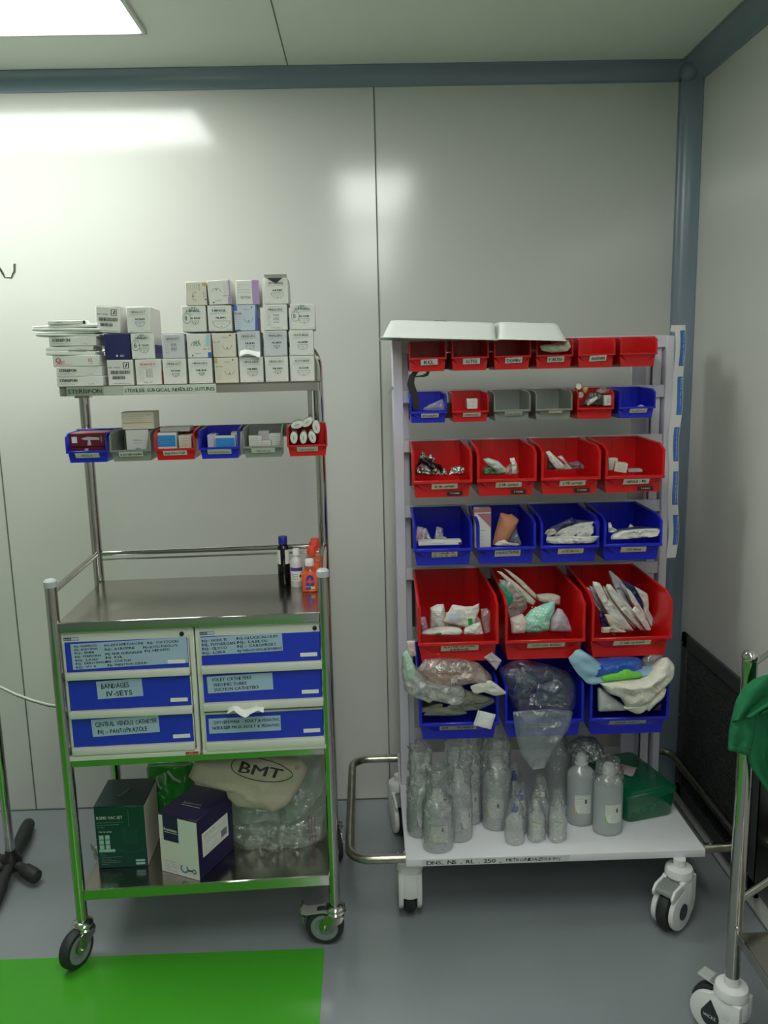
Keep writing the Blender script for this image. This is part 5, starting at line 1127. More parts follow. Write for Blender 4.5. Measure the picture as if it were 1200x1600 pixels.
# ---- lowest row
z6 = lambda p: Z(620, 1010, 5.4545, p)
EG = 'packs heaped in the ET-TUBES bin'
soft('sleeve_pack', 'sage paper sleeve lying flat in the ET-TUBES bin, lowest', 'sleeve', z6([(225, 585), (290, 520), (420, 520), (600, 555), (600, 580), (400, 590)]), 2.13, .010, .01, SAGE, 1, EG, amp=.3)
soft('sleeve_pack', 'curled sage paper sleeve in the ET-TUBES bin, left', 'sleeve', z6([(200, 560), (200, 530), (300, 500), (400, 485), (380, 530), (290, 560)]), 2.14, .010, .01, SAGE, 2, EG, amp=.3)
soft('sleeve_pack', 'wide sage paper sleeve in the ET-TUBES bin, upper', 'sleeve', z6([(380, 520), (540, 480), (700, 470), (830, 440), (840, 480), (700, 540), (520, 560)]), 2.13, .010, .01, SAGE, 3, EG, amp=.3)
soft('sleeve_pack', 'dark hollow pouch at the left of the ET-TUBES bin', 'pouch', z6([(200, 530), (205, 460), (260, 480), (330, 460), (390, 480), (300, 505)]), 2.16, .008, .02, mat('dark_film', (64, 62, 54), .3, bump=.8), 4)
soft('tube_pouch', 'large milky pouch hanging over the left of the ET-TUBES bin', 'pouch', z6([(45, 90), (80, 30), (125, 95), (165, 200), (240, 290), (400, 325), (560, 330), (600, 420), (545, 520), (430, 482), (310, 452), (270, 475), (130, 425), (68, 375), (35, 210)]), 2.075, .022, .02, film('milky_pouch', (246, 245, 238), .35, .1, .55, .4, 45, .2, vor=50), 5, EG, amp=.4, freq=30, crease=.4, crk=.006, ckf=34, flat=True, p=5)
def etp(g, sf):
    for q, w, h in (((456, 300), .0165, .019),):
        a = at(*z6([q])[0], 2.08); on_surf(g, sf, INK, a.x, a.z, w, h, None, fill=PAPER)
        on_surf(g, sf, INK, a.x+.001, a.z+.001, .005, .004, None, fill=mat('label_blue', (36, 50, 150), .4), eps=.0022); on_surf(g, sf, INK, a.x+.0095, a.z+.0, .005, .0045, None, fill=mat('label_blue', (36, 50, 150), .4), eps=.0022)
soft('tube_pouch', 'clear pouch with a pinkish tube and blue-squared label on top of the ET-TUBES bin', 'pouch', z6([(165, 200), (240, 110), (360, 95), (560, 105), (700, 140), (800, 240), (830, 300), (640, 310), (440, 335), (290, 310)]), 2.085, .024, .03, film('pinkish_pouch', (226, 206, 196), .5, .07, .4, .4, 50, .22, vor=55), 6, EG, amp=.5, freq=35, crease=.5, extra=etp, crk=.004, ckf=45, flat=True)
soft('breathing_tube', 'orange-pink tube seen inside the upper pouch of the ET-TUBES bin', 'tube', z6([(225, 280), (240, 235), (400, 230), (600, 225), (740, 255), (760, 295), (600, 280), (400, 290)]), 2.11, .012, .012, mat('orange_pink_rubber', (190, 120, 90), .5), 7, amp=.2)
soft('tube_pouch', 'white-edged pouch flap jutting to the right from the ET-TUBES bin', 'pouch', z6([(622, 340), (700, 310), (800, 288), (860, 330), (945, 402), (840, 425), (740, 390), (658, 408)]), 2.065, .006, .006, mat('white_flap', (206, 202, 192), .35, bump=.6, bscale=60), 8, EG)
soft('tube_pouch', 'olive translucent pouch in the middle of the ET-TUBES bin', 'pouch', z6([(380, 335), (520, 330), (620, 380), (740, 420), (830, 440), (760, 480), (600, 500), (540, 520), (470, 440)]), 2.095, .012, .012, film('olive_pouch', (204, 204, 182), .3, .2, .6, .8, 50), 9, EG, amp=.4)
soft('dressing_strip', 'mint green strip pack sticking up at the far left of the ET-TUBES bin', 'strip pack', z6([(50, 60), (88, 28), (125, 95), (162, 210), (148, 285), (92, 280), (75, 180)]), 2.05, .005, .005, mat('mint_white', (178, 206, 190), .4, bump=.3), 10)
soft('sleeve_pack', 'grey-white paper packet leaning between the ET-TUBES and SUCTION TUBES bins', 'packet', z6([(740, 92), (808, 48), (895, 120), (846, 205), (800, 150)]), 2.10, .004, .004, LILP, 11)
g = G(); Q = at(*z6([(748, 625)])[0], 2.062); pouch(g, .049, .044, .004, mat('glossy_white_sachet', (232, 232, 230), .15, coat=.5, bump=.5, bscale=30), FRONT, 3, .05, 14, 14, .1)
for s in (-1, 1): g.box(-.0205*1.1, .0205*1.1, -.0003, .0003, 0, .0006, INK2, 0, FRONT @ T(s*.0, s*.018, .002) if False else FRONT @ T(s*.0205, 0, .0022) @ Rz(pi/2) @ T(0, 0, 0))
o = g.build('swab_sachet', loc=Q); o.rotation_euler = (0, rad(17), 0); tag(o, 'shiny white square sachet hanging over the front of the ET-TUBES bin', 'sachet')
soft('carton_end', 'small pinkish and blue carton end seen left of the lowest large red bin', 'carton', Z(630, 880, 5.4545, [(30, 665), (100, 660), (112, 790), (40, 800)]), 2.16, .005, .02, mat('pinkish_cotton', (214, 200, 196), .7, bump=.4), 3)
CB = film('glossy_clear_bag', (214, 222, 228), .95, .05, .045, .4, 28, .1, vor=30)
soft('suction_bag', 'large glossy clear bag of tubing filling the SUCTION TUBES bin', 'bag', Z(600, 870, 2.5, [(445, 440), (490, 410), (540, 400), (640, 420), (720, 450), (752, 500), (752, 570), (730, 605), (600, 612), (510, 605), (480, 530)]), 2.10, .045, .05, CB, 4, amp=.3, freq=22, crease=.6, na=64, nr=12, crk=.009, ckf=26, flat=True)
for k, (p, nm) in enumerate((([(500, 560), (520, 480), (560, 450), (600, 470), (560, 560)], 'left'), ([(590, 580), (600, 500), (680, 480), (720, 520), (700, 585)], 'right'))):
    soft('suction_tube', 'coiled dark blue-grey suction tubing inside the clear bag, %s coil' % nm, 'tubing', Z(600, 870, 2.5, p), 2.14, .015, .015, mat('slate_tubing', (70, 82, 104), .3), k+3, 'suction tubing in the bag', amp=.6, freq=60)
HB = film('hanging_clear_bag', (206, 216, 220), .8, .07, .24, .4, 26, .14, vor=24)
soft('hanging_bag', 'clear plastic bag hanging down in front of the SUCTION TUBES bin', 'bag', [(801, 1112), (850, 1108), (896, 1110), (888, 1140), (868, 1165), (850, 1200), (832, 1203), (815, 1180), (806, 1150)], 2.062, .012, .012, HB, 5, amp=.4, freq=24, crease=.5, na=56, nr=10, p=4, crk=.005, ckf=30, flat=True)
z7 = lambda p: Z(840, 1010, 5.4545, p)
soft('sheet_pack', 'shiny royal blue folded sheet pack on top of the UNDER SHEETS bin', 'sheet pack', z7([(395, 240), (390, 150), (430, 110), (640, 92), (850, 88), (895, 120), (895, 210), (760, 195), (690, 215), (540, 225), (450, 262)]), 2.10, .03, .03, mat('royal_blue_pack', (32, 84, 178), .16, coat=.6, bump=1, bscale=26, bdist=.012), 3, amp=.15, p=2.6)
soft('sheet_pack', 'pale blue sheet pack curling around the royal blue one', 'sheet pack', z7([(255, 100), (330, 30), (385, 20), (395, 240), (450, 275), (530, 205), (610, 245), (700, 195), (800, 215), (900, 245), (1010, 200), (1090, 165), (1085, 250), (980, 245), (850, 262), (700, 270), (545, 300), (500, 328), (425, 320), (330, 220)]), 2.085, .008, .02, mat('pale_blue_sheet', (150, 188, 212), .4, bump=.6, bscale=50), 4, amp=.4, na=90, nr=8, p=8, crk=.004, ckf=40)
soft('sheet_pack', 'bright green folded sheet under the pale blue one', 'sheet pack', z7([(535, 255), (690, 205), (760, 188), (895, 232), (885, 262), (720, 282), (550, 300)]), 2.075, .012, .02, mat('lime_sheet', (110, 196, 70), .6, bump=.4), 5, amp=.2)
soft('sheet_pack', 'crumpled greyish transparent pack behind the white cloth at the right', 'sheet pack', z7([(890, 110), (950, 60), (1050, 60), (1060, 130), (1000, 200), (900, 220)]), 2.11, .014, .02, FILM2, 6, amp=.5)
def seamy(g, sf):
    for d in (0, .008):
        pts = []
        for k in range(9):
            q = at(*z7([(925+k*8, 285+k*9)])[0], 2.07); pts.append((q.x+d, sf(q.x+d, q.z)-.0008, q.z))
        g.tube(pts, .0011, mat('yellow_thread', (216, 196, 120), .7), 5)
soft('cotton_sheet', 'bulky folded white cotton sheet with yellow thread over the UNDER SHEETS bin', 'sheet', z7([(530, 315), (700, 290), (880, 280), (1000, 240), (1090, 170), (1060, 100), (1110, 92), (1168, 160), (1160, 230), (1120, 290), (1000, 400), (900, 480), (820, 540), (745, 500), (700, 430), (600, 400)]), 2.07, .036, .03, CLOTHW, 7, amp=.25, freq=22, crease=.3, na=80, nr=14, extra=seamy, crk=.006, ckf=26)
soft('cotton_sheet', 'lower folded white cotton sheet drooping over the lip of the UNDER SHEETS bin', 'sheet', z7([(700, 510), (820, 530), (1000, 410), (1060, 340), (1102, 365), (1080, 420), (1000, 490), (945, 552), (920, 535), (850, 578), (770, 545)]), 2.06, .016, .03, CLOTHW, 8, amp=.25, freq=30, crease=.3, crk=.004, ckf=30)
soft('sheet_pack', 'clear-wrapped white sheet at the left inside the UNDER SHEETS bin', 'sheet pack', z7([(508, 345), (560, 360), (640, 430), (740, 500), (760, 548), (515, 556)]), 2.10, .012, .02, mat('wrapped_white', (200, 202, 196), .25, bump=.8, bscale=50), 9, amp=.4)
soft('sheet_pack', 'navy corner of a pack at the right inside the UNDER SHEETS bin', 'sheet pack', z7([(975, 545), (1040, 470), (1055, 480), (1050, 545)]), 2.10, .008, .02, NAV, 10)
# ================================================================== BOTTLES ON THE WHITE DECK
ZDK = ZD+.0004
BSH = film('bottle_plastic', (246, 248, 246), .42, .2, .7, .25, 14)
LIQ = film('saline', (150, 178, 186), .45, .12, .6, 0)
WRAP = film('crumpled_wrap', (250, 252, 252), .9, .05, .06, .4, 55, .26, vor=75)
NOZ = film('milky_cap', (244, 246, 244), .25, .2, .9, 0)
LBL = mat('bottle_label', (216, 220, 212), .5)
def saline(px, py, w, H, tri, label, lab=0, wrap=None, level=.62, rz=0, seed=0, off=None, nolab=False):
    p = onz(px, py, ZDK); r = w/2; sy = .78
    t = thing('saline_bottle', label, 'bottle', (p.x, p.y+r*sy, ZDK), rz, 'large infusion bottles on the white deck')
    b = H*.76
    G().lathe([(r*.86, 0), (r*.97, .004), (r, .012), (r, b*.2), (r*.985, b*.21), (r*.985, b*.9), (r*.93, b*.965), (r*.72, b*1.03), (r*.42, b*1.08), (r*.36, b*1.1), (r*.36, b*1.13)], BSH, None, 40, 1, sy).build('body', t, angle=1)
    G().lathe([(0, .003), (r*.84, .003), (r*.95, .014), (r*.965, H*level*.98), (r*.96, H*level), (0, H*level)], LIQ, None, 32, 1, sy).build('liquid', t)
    G().lathe([(r*.36, b*1.11), (r*.47, b*1.12), (r*.47, b*1.15), (r*.40, b*1.16), (r*.38, H*.945), (r*.30, H*.985), (r*.12, H), (0, H)], NOZ, None, 24).build('cap', t)
    if not nolab:
        g = G(); a0 = -90+lab; hw = 34; z0, z1 = H*.2, H*.46
        band(g, r*1.0, a0-hw, a0+hw, z0, z1, LBL, 12, 1, sy)
        R = r*1.004
        def P(a, z): return (cos(rad(a))*R, sin(rad(a))*R*sy, z)
        g.add([P(a0-hw, z0), P(a0-hw+22, z0), P(a0-hw, z0+.022), P(a0-hw+11, z0)], [(0, 3, 2), (3, 1, 2)], tri, None, False)
        rr = random.Random(seed)
        for k in range(11):
            z = z0+.004+k*(z1-z0-.007)/10; a = a0-hw+4 if k > 4 else a0-hw+24
            e = a0+hw-rr.uniform(3, 9)
            while a < e: l = rr.uniform(2, 7); q = min(e, a+l); g.add([P(a, z), P(q, z), P(q, z+.0007), P(a, z+.0007)], [(0, 1, 2, 3)], INK2, None, False); a = q+1.2
        g.add([P(a0+8, z0+.03), P(a0+16, z0+.03), P(a0+16, z0+.042), P(a0+8, z0+.042)], [(0, 1, 2, 3)], mat('dark_grey_print', (70, 72, 70), .5), None, False)
        g.build('label', t)
    if wrap:
        zt, rt, zb, wob = wrap; g = G(); n = 44; m = 22
        def fw(u, v):
            a = 2*pi*u; z = zb+(zt-zb)*v
            if z < b: rad_ = r*1.05
            elif z < H*1.0: q = (z-b)/(H-b); rad_ = r*1.05*(1-q)+rt*q
            else: rad_ = rt
            k_ = .3+.7*min(1, max(0, (z-b*.6)/(H-b*.6)))
            nn = noise.noise(V((cos(a)*2.2+seed, sin(a)*2.2, z*36)))+.9*noise.noise(V((cos(a)*6, sin(a)*6+seed, z*110)))
            rad_ = max(r*.2, rad_+nn*wob*k_) if z > b*.8 else max(r*1.01, rad_+abs(nn)*wob*.3)
            if z < .01: rad_ = r*1.03
            return (cos(a)*rad_, sin(a)*rad_*(sy if z < b else .9), z+nn*wob*.4*k_)
        g.grid(fw, n, m, WRAP); g.sm = [False]*len(g.sm); g.build('plastic_wrap', t, angle=2)
    return t
YEL = mat('yellow_triangle', (222, 176, 40), .5); PUR = mat('purple_triangle', (110, 60, 150), .5); GRT = mat('green_triangle', (130, 200, 60), .5); PNK = mat('pink_triangle', (214, 90, 130), .5)
saline(659, 1311, .072, .178, PUR, 'wrapped infusion bottle with purple label corner at the left edge of the deck', 14, (.262, .03, .004, .014), .6, seed=1)
saline(686, 1335, .078, .172, YEL, 'wrapped infusion bottle with yellow label corner, frontmost on the deck', 4, (.235, .026, .004, .012), .62, seed=2)
saline(719, 1318, .068, .205, PUR, 'wrapped infusion bottle seen from its side, right of the frontmost bottle', 40, (.285, .034, .004, .015), .56, seed=3)
saline(737, 1290, .066, .215, PUR, 'wrapped infusion bottle with purple label corner at the back left', 8, (.29, .03, .004, .014), .58, seed=4)
saline(779, 1300, .080, .212, YEL, 'large wrapped infusion bottle with yellow label corner left of the hanging bag', -14, (.27, .036, .004, .012), .66, seed=5)
saline(911, 1293, .080, .210, YEL, 'large infusion bottle with yellow label corner, second from the green box', -2, None, .64, seed=6)
saline(954, 1308, .082, .205, GRT, 'large infusion bottle with green label corner next to the green box', 12, (.215, .03, .15, .008), .63, seed=7)
saline(875, 1262, .074, .225, YEL, 'wrapped infusion bottle at the back, under the right side of the hanging bag', 0, (.265, .02, .06, .01), .6, seed=8, nolab=True)
def small_bottle(px, py, label, w=.046, H=.128, stripe=GRT, cap=None, tri=None, seed=0, y=None, x=None, z=ZDK, wrap=True):
    p = onz(px, py, ZDK); r = w/2; sy = .8
    t = thing('infusion_bottle', label, 'bottle', (x if x is not None else p.x, y if y is not None else p.y+r*sy, z), 0, 'small infusion bottles on the white deck'); b = H*.66
    G().lathe([(r*.8, 0), (r*.95, .003), (r, .01), (r, b*.45), (r*.9, b*.5), (r, b*.56), (r*.98, b*.9), (r*.7, b*1.03), (r*.34, b*1.14), (r*.3, b*1.2), (r*.3, b*1.28)], BSH, None, 32, 1, sy).build('body', t, angle=1)
    G().lathe([(r*.3, b*1.22), (r*.44, b*1.23), (r*.42, b*1.36), (r*.2, b*1.4), (r*.16, H), (0, H)], cap or NOZ, None, 20).build('cap', t)
    if stripe or tri:
        g = G(); R = r*1.01
        def P(a, z): return (cos(rad(a))*R, sin(rad(a))*R*sy, z)
        if stripe:
            band(g, r*1.005, -122, -66, H*.1, H*.56, LBL, 8, 1, sy)
            n = 8; v = []
            for k in range(n+1): a = -122+56*k/n; zz = H*.56-.006*k/n; v += [P(a, zz), P(a, zz-.0045)]
            g.add(v, [(2*k, 2*k+1, 2*k+3, 2*k+2) for k in range(n)], stripe, None, False)
            g.add([P(-112, H*.4), P(-96, H*.39), P(-96, H*.43), P(-112, H*.44)], [(0, 1, 2, 3)], INK, None, False)
            rr = random.Random(seed)
            for k in range(8):
                zz = H*.12+k*.0035; a = -118
                while a < -72: l = rr.uniform(2, 7); g.add([P(a, zz), P(a+l, zz), P(a+l, zz+.0006), P(a, zz+.0006)], [(0, 1, 2, 3)], INK2, None, False); a += l+1.5
        if tri: g.add([P(-84, H*.08), P(-56, H*.14), P(-84, H*.24)], [(0, 1, 2)], tri, None, False)
        g.build('label', t)
    if wrap:
        g = G()
        def fw(u, v):
            a = 2*pi*u; z = .004+(H*1.16)*v; rad_ = r*1.08 if z < b else r*1.08*(1-(z-b)/(H*1.17-b)*.6)
            nn = noise.noise(V((cos(a)*2+seed, sin(a)*2, z*45)))+.5*noise.noise(V((cos(a)*5, sin(a)*5+seed, z*90)))
            rad_ += abs(nn)*.005 if z < b else nn*.007
            return (cos(a)*max(.004, rad_), sin(a)*max(.004, rad_)*sy, z)
        g.grid(fw, 32, 16, WRAP); g.sm = [False]*len(g.sm); g.build('plastic_wrap', t, angle=2)
    return t
BCAP = mat('bright_blue_cap', (30, 50, 170), .3)
small_bottle(806, 1322, 'small wrapped bottle with pink triangle and blue cap, frontmost left', .048, .115, None, BCAP, PNK, 1)
small_bottle(840, 1318, 'left of the two small wrapped bottles with a green-striped label', .045, .118, GRT, None, None, 2)
small_bottle(873, 1318, 'right of the two small wrapped bottles with a green-striped label', .045, .122, GRT, None, None, 3)
small_bottle(0, 0, 'small wrapped bottle with blue cap, second in the blue-capped line', .042, .125, None, BCAP, None, 4, x=.398, y=2.105)
small_bottle(0, 0, 'small wrapped bottle with blue cap, rearmost in the blue-capped line', .042, .145, None, BCAP, None, 5, x=.395, y=2.185)
small_bottle(0, 0, 'small wrapped bottle with blue cap standing left of the rearmost one', .040, .135, None, BCAP, None, 6, x=.352, y=2.168)
t = small_bottle(0, 0, 'small wrapped bottle with a red and white tag behind the green-striped pair', .052, .14, None, None, None, 7, x=.455, y=2.11)
g = G(); g.rect(-.012, .012, 0, .012, PAPER, T(-.006, -.024, .118) @ FRONT, .0006); g.rect(-.012, -.004, -.004, .003, mat('label_red', (220, 70, 60), .4), T(-.006, -.0246, .118) @ FRONT, .0006); g.text('IV', INK, T(-.006, -.0248, .121) @ FRONT, .006, .012); g.build('tag', t)
# crinkled foil-like wrap behind the right bottles
soft('crumpled_wrap', 'bunch of crinkled clear wrap behind the large bottles near the green box', 'plastic wrap', [(890, 1160), (905, 1152), (930, 1152), (942, 1165), (945, 1178), (925, 1190), (900, 1182), (885, 1175)], 2.20, .03, .03, mat('sparkling_wrap', (170, 176, 174), .12, metal=.6, bump=1, bscale=90, bdist=.01), 6, amp=.9, freq=90, crease=.6)
# green translucent box with lid
GB = film('green_box_plastic', (22, 150, 104), .45, .16, .7, .0); GB.node_tree.nodes['Transparent BSDF'].inputs[0].default_value = (.2, .75, .55, 1)
t = thing('plastic_box', 'translucent green lidded plastic box at the right of the white deck', 'box', (.862-.0825*cos(rad(15)), 2.168-.0825*sin(rad(15)), ZDK), rad(15))
def rring(a, b, c, d, z, r=.018, n=4):
    o = []
    for cx, cy, s0 in ((b-r, d-r, 0), (a+r, d-r, 90), (a+r, c+r, 180), (b-r, c+r, 270)):
        for k in range(n+1): q = rad(s0+90*k/n); o.append((cx+r*cos(q), cy+r*sin(q), z))
    return o
def loft(g, R, m, cap0=False, cap1=True, M=None):
    n = len(R[0]); v = sum(R, []); f = [(i*n+k, i*n+(k+1) % n, (i+1)*n+(k+1) % n, (i+1)*n+k) for i in range(len(R)-1) for k in range(n)]
    if cap0: f.append(tuple(range(n))[::-1])
    if cap1: f.append(tuple((len(R)-1)*n+k for k in range(n)))
    g.add(v, f, m, M)
g = G(); loft(g, [rring(-.074, .074, .008, .226, 0), rring(-.077, .077, .005, .229, .004), rring(-.080, .080, .002, .232, .074), rring(-.083, .083, -.001, .235, .076), rring(-.083, .083, -.001, .235, .079)], GB, True, False); g.build('container', t)
g = G(); loft(g, [rring(-.086, .086, -.004, .238, .074), rring(-.086, .086, -.004, .238, .084), rring(-.083, .083, -.001, .235, .087), rring(-.078, .078, .006, .228, .087), rring(-.074, .074, .01, .224, .091), rring(-.07, .07, .016, .218, .092)], GB, False, True); g.build('lid', t)
for k, (x, y, z, r) in enumerate(((-.03, .03, .02, .014), (.0, .035, .012, .01), (.022, .03, .01, .008), (.035, .04, .014, .009), (-.01, .09, .02, .02), (.03, .1, .02, .018), (-.045, .13, .024, .02))):
    M = T(.862-.0825*cos(rad(15)), 2.168-.0825*sin(rad(15)), ZDK) @ Rz(rad(15)) @ T(x, y, z+.004)
    g = G(); g.lathe([(0, -r*.6), (r*.7, -r*.6), (r*.8, 0), (r*.5, r*.7), (0, r*.8)], mat('pale_cap', (190, 220, 205), .4) if k < 4 else mat('dark_item', (20, 60, 50), .4), Ry(pi/2*(k % 2)), 14)
    o = g.build('small_cap' if k < 4 else 'dark_stopper'); o.matrix_world = M; tag(o, 'small pale cap lying inside the translucent green box' if k < 4 else 'dark rounded item lying inside the translucent green box', 'cap' if k < 4 else 'stopper', 'pale caps inside the green box' if k < 4 else 'dark items inside the green box')
g = G(); q = onz(985, 1204, ZDK+.094); pouch(g, .09, .062, .003, mat('printed_paper_packet', (206, 196, 196), .5, bump=.5, bscale=60), None, 5, .04)
for k in range(4): g.box(-.03, .02, -.018+k*.01, -.0165+k*.01, .003, .0034, mat('red_print', (200, 60, 62), .5))
o = g.build('paper_packet', loc=(q.x-.03, q.y+.01, ZDK+.0965)); o.rotation_euler = (0, 0, rad(-30)); tag(o, 'crumpled white packet with faint red print on the lid of the green box', 'packet')

# ================================================================== LOWER SHELF OF THE STEEL TROLLEY
ZL = .2005
DG = mat('dark_green_card', (14, 62, 54), .4); DG2 = mat('dark_green_card_top', (18, 48, 46), .4)
p0 = onz(157, 1357, ZL); 
t = thing('drain_set_carton', 'dark green surgical drain carton on the left of the lower steel shelf', 'carton', (-.681, 2.017, ZL), rad(1)); w, d, h = .131, .14, .176
g = G(); g.box(-w/2, w/2, 0, d, 0, h, DG, .0015); g.box(w/2-.001, w/2+.0005, .002, d-.002, .002, h-.002, CARD2); g.build('box_body', t)
g = G(); g.box(-w/2, w/2, 0, d*.99, 0, .002, DG2, .0005, T(0, 0, h+.0005) @ Rx(.03)); g.text('Romsons', WPRINT, T(-.004, .04, h+.0075) @ Rz(1.2), .011, .05, bold=.02); g.build('top_flap', t)
g = G(); K = T(-w/2, -.0004, 0) @ FRONT
g.text('ROMO VAC SET', WPRINT, K @ T(.006, h-.034, .0005), .0085, .068, bold=.03); PG_ = mat('pale_green_print', (150, 190, 176), .5)
for k in range(3): lines(g, K, .006, .075-.01*k, h-.044-.007*k, h-.044-.007*k, 1, PG_, .0009, 3+k)
g.text('THE SIL-KIND', WPRINT, K @ T(.008, h-.072, .0005), .004, .035)
for i in range(2):
    for j in range(3): g.box(.008+i*.016, .020+i*.016, h-.092-j*.014, h-.080-j*.014, 0, .0006, PG_, .0004, K)
g.box(.006, .048, h-.128, h-.121, 0, .0006, PG_, 0, K)
for k in range(8): lines(g, K, .01, .07-.004*(k % 3), .012+k*.005, .012+k*.005, 1, PG_, .0007, 30+k)
g.box(.1, .124, .008, .014, 0, .0006, PG_, 0, K); g.box(.1, .124, .017, .023, 0, .0006, PG_, 0, K)
DL = mat('green_line_print', (40, 110, 96), .5)
for k in range(7): arc(g, K, .09, .08+k*.006, .022, 200, 340, DL, 14, .0012, .0004, .45)
g.box(.088, .090, .12, .165, 0, .0004, DL, 0, K); arc(g, K, .09, .06, .034, 190, 350, DL, 18, .0014, .0004, .5); g.build('front_print', t)
t = thing('drain_set_carton', 'purple and white surgical drain carton standing turned on the lower steel shelf', 'carton', (-.463, 1.947, ZL), rad(-25)); w, d, h = .122, .157, .168
PURC = mat('deep_purple_card', (34, 26, 72), .38)
g = G(); g.box(-w, 0, 0, d, 0, h, PURC, .0012); g.box(-w+.0005, -.0005, -.0006, 0, .0005, h-.006, CARD); g.build('box_body', t)
g = G(); K = T(-w, -.0008, 0) @ FRONT; g.rect(.014, .062, h-.075, h-.004, PURC, K); g.text('Romsons', WPRINT, K @ T(.017, h-.046, .0007), .009, .042, bold=.03); g.box(.017, .059, h-.051, h-.0500, 0, .0008, WPRINT, 0, K)
g.text('ROMO VAC SET', INK2, K @ T(.012, .033, .0005), .0035, .036); lines(g, K, .012, .055, .014, .028, 4, INK2, .0007, 5); lines(g, K, .012, .05, .008, .008, 1, INK2, .001, 6)
g.build('front_print', t); g = G()
arc(g, K, .075, .024, .013, 130, 400, mat('steel_blue_print', (100, 130, 160), .4), 16, .005); arc(g, K, .106, .022, .007, 0, 359, mat('dark_steel_print', (50, 70, 80), .4), 16, .003); g.quad([(.084, .018, .0004), (.1, .02, .0004), (.1, .024, .0004), (.084, .024, .0004)], mat('dark_steel_print', (50, 70, 80), .4), K)
g.build('spanner_picture', t)
g = G(); g.text('Romsons', WPRINT, T(-.088, .06, h+.0006) @ Rz(.1), .010, .055, bold=.03); g.box(-.088, -.03, .055, .0558, h, h+.0008, WPRINT, 0); g.build('top_print', t)
g = G(); K = T(0.0002, .018, .055) @ Matrix(((0, 0, 1, 0), (1, 0, 0, 0), (0, 1, 0, 0), (0, 0, 0, 1))); g.rect(0, .115, 0, .066, PAPER, K); g.text('ROMO VAC SET', INK, K @ T(.006, .054, .0006), .005, .05); lines(g, K @ T(0, 0, .0004), .006, .1, .006, .048, 8, INK2, .0008, 9); g.box(.082, .108, .01, .03, .0004, .0006, INK2, 0, K); g.build('side_label', t)
# bags
BAGM = film('milky_bag', (206, 218, 208), .4, .14, .5, .5, 22, .12, vor=20)
zb = lambda p: Z(230, 1170, 4, p)
soft('plastic_bag', 'large milky plastic bag of green and white packs on the lower steel shelf', 'plastic bag', zb([(480, 100), (900, 60), (1105, 50), (1135, 150), (1142, 350), (1138, 520), (1040, 590), (880, 650), (720, 668), (575, 665), (540, 560), (505, 440)]), 2.17, .06, .09, BAGM, 3, amp=.3, freq=14, crease=.5, na=80, nr=14, crk=.007, ckf=22, p=5)
soft('sheet_bundle', 'green and white folded bundle inside the milky plastic bag', 'bundle', zb([(560, 340), (760, 380), (1000, 330), (1090, 300), (1080, 480), (900, 520), (700, 560), (600, 520)]), 2.18, .05, .06, mat('pale_mint_cloth', (120, 176, 146), .7, bump=.6, bscale=30, var=.35, vscale=14), 5, amp=.3, freq=20)
def redp(g, sf):
    for k in range(3):
        q = at(*zb([(1025+k*18, 520)])[0], 2.15); r = at(*zb([(1012+k*18, 345)])[0], 2.15)
        for j in range(9): 
            a = j/9; x = q.x+(r.x-q.x)*a; z = q.z+(r.z-q.z)*a; on_surf(g, sf, INK, x, z, .0026, .0035, None, fill=mat('red_stripe_print', (170, 50, 70), .5), nx=1, nz=1, eps=.0015)
soft('plastic_bag', 'lower folded part of a printed clear bag with red stripes beneath the lettered bag', 'plastic bag', zb([(510, 430), (700, 440), (900, 430), (1138, 350), (1140, 530), (1000, 600), (850, 655), (575, 668), (530, 560)]), 2.12, .03, .06, film('clear_printed_bag', (206, 216, 206), .6, .1, .32, .5, 30, .14, vor=22), 7, amp=.3, freq=20, crease=.6, extra=redp, na=72, nr=12, crk=.005, ckf=26, flat=True, p=6)
def bmt(g, sf):
    c = at(*zb([(718, 130)])[0], 2.06); BK = mat('bag_black_print', (34, 44, 38), .6)
    ti = -.2
    def mp(a, b, e=.0016): x, z = c.x+a*cos(ti)-b*sin(ti), c.z+a*sin(ti)+b*cos(ti); return (x, sf(x, z)-e, z)
    n = 48; o = []
    for k in range(n): a = 2*pi*k/n; o.append(mp(.083*cos(a), .026*sin(a)))
    g.tube(o, .0011, BK, 5, closed=True)
    t_ = G(); t_.text('BMT', BK, Matrix(((1, .2, 0, 0), (0, 1, 0, 0), (0, 0, 1, 0), (0, 0, 0, 1))), .025, .118, bold=.02)
    vv, ff = refine(t_); g.add([mp(q[0]-.062, q[1]-.012, .0022) for q in vv], ff, BK)
    t_ = G(); t_.text('R', BK, Matrix.Identity(4), .005); g.add([mp(q[0]+.0895, q[1]+.018, .0018) for q in t_.v], t_.f, BK)
    g.tube([mp(.0915+.0055*cos(2*pi*k/16), .0205+.0055*sin(2*pi*k/16)) for k in range(16)], .0005, BK, 4, closed=True)
soft('fabric_bag', 'off-white bag printed with an oval-framed BMT logo on the lower steel shelf', 'bag', zb([(300, 75), (500, 60), (760, 45), (960, 60), (1005, 120), (985, 180), (940, 270), (880, 350), (800, 392), (700, 370), (560, 355), (500, 300), (490, 250), (300, 210), (255, 180)]), 2.08, .03, .06, mat('off_white_bag', (190, 180, 164), .75, bump=.8, bscale=14, bdist=.014), 9, amp=.22, freq=12, crease=.4, na=90, nr=16, extra=bmt, crk=.004, ckf=16)
soft('green_bag', 'bright green bag of tubing at the back of the lower steel shelf', 'bag', [(228, 1192), (300, 1190), (312, 1200), (300, 1240), (296, 1290), (280, 1325), (242, 1325), (236, 1240)], 2.26, .04, .04, mat('green_film_bag', (50, 150, 60), .22, bump=1, bscale=40, var=.4, vscale=18), 4, amp=.5, freq=24, crease=.5)
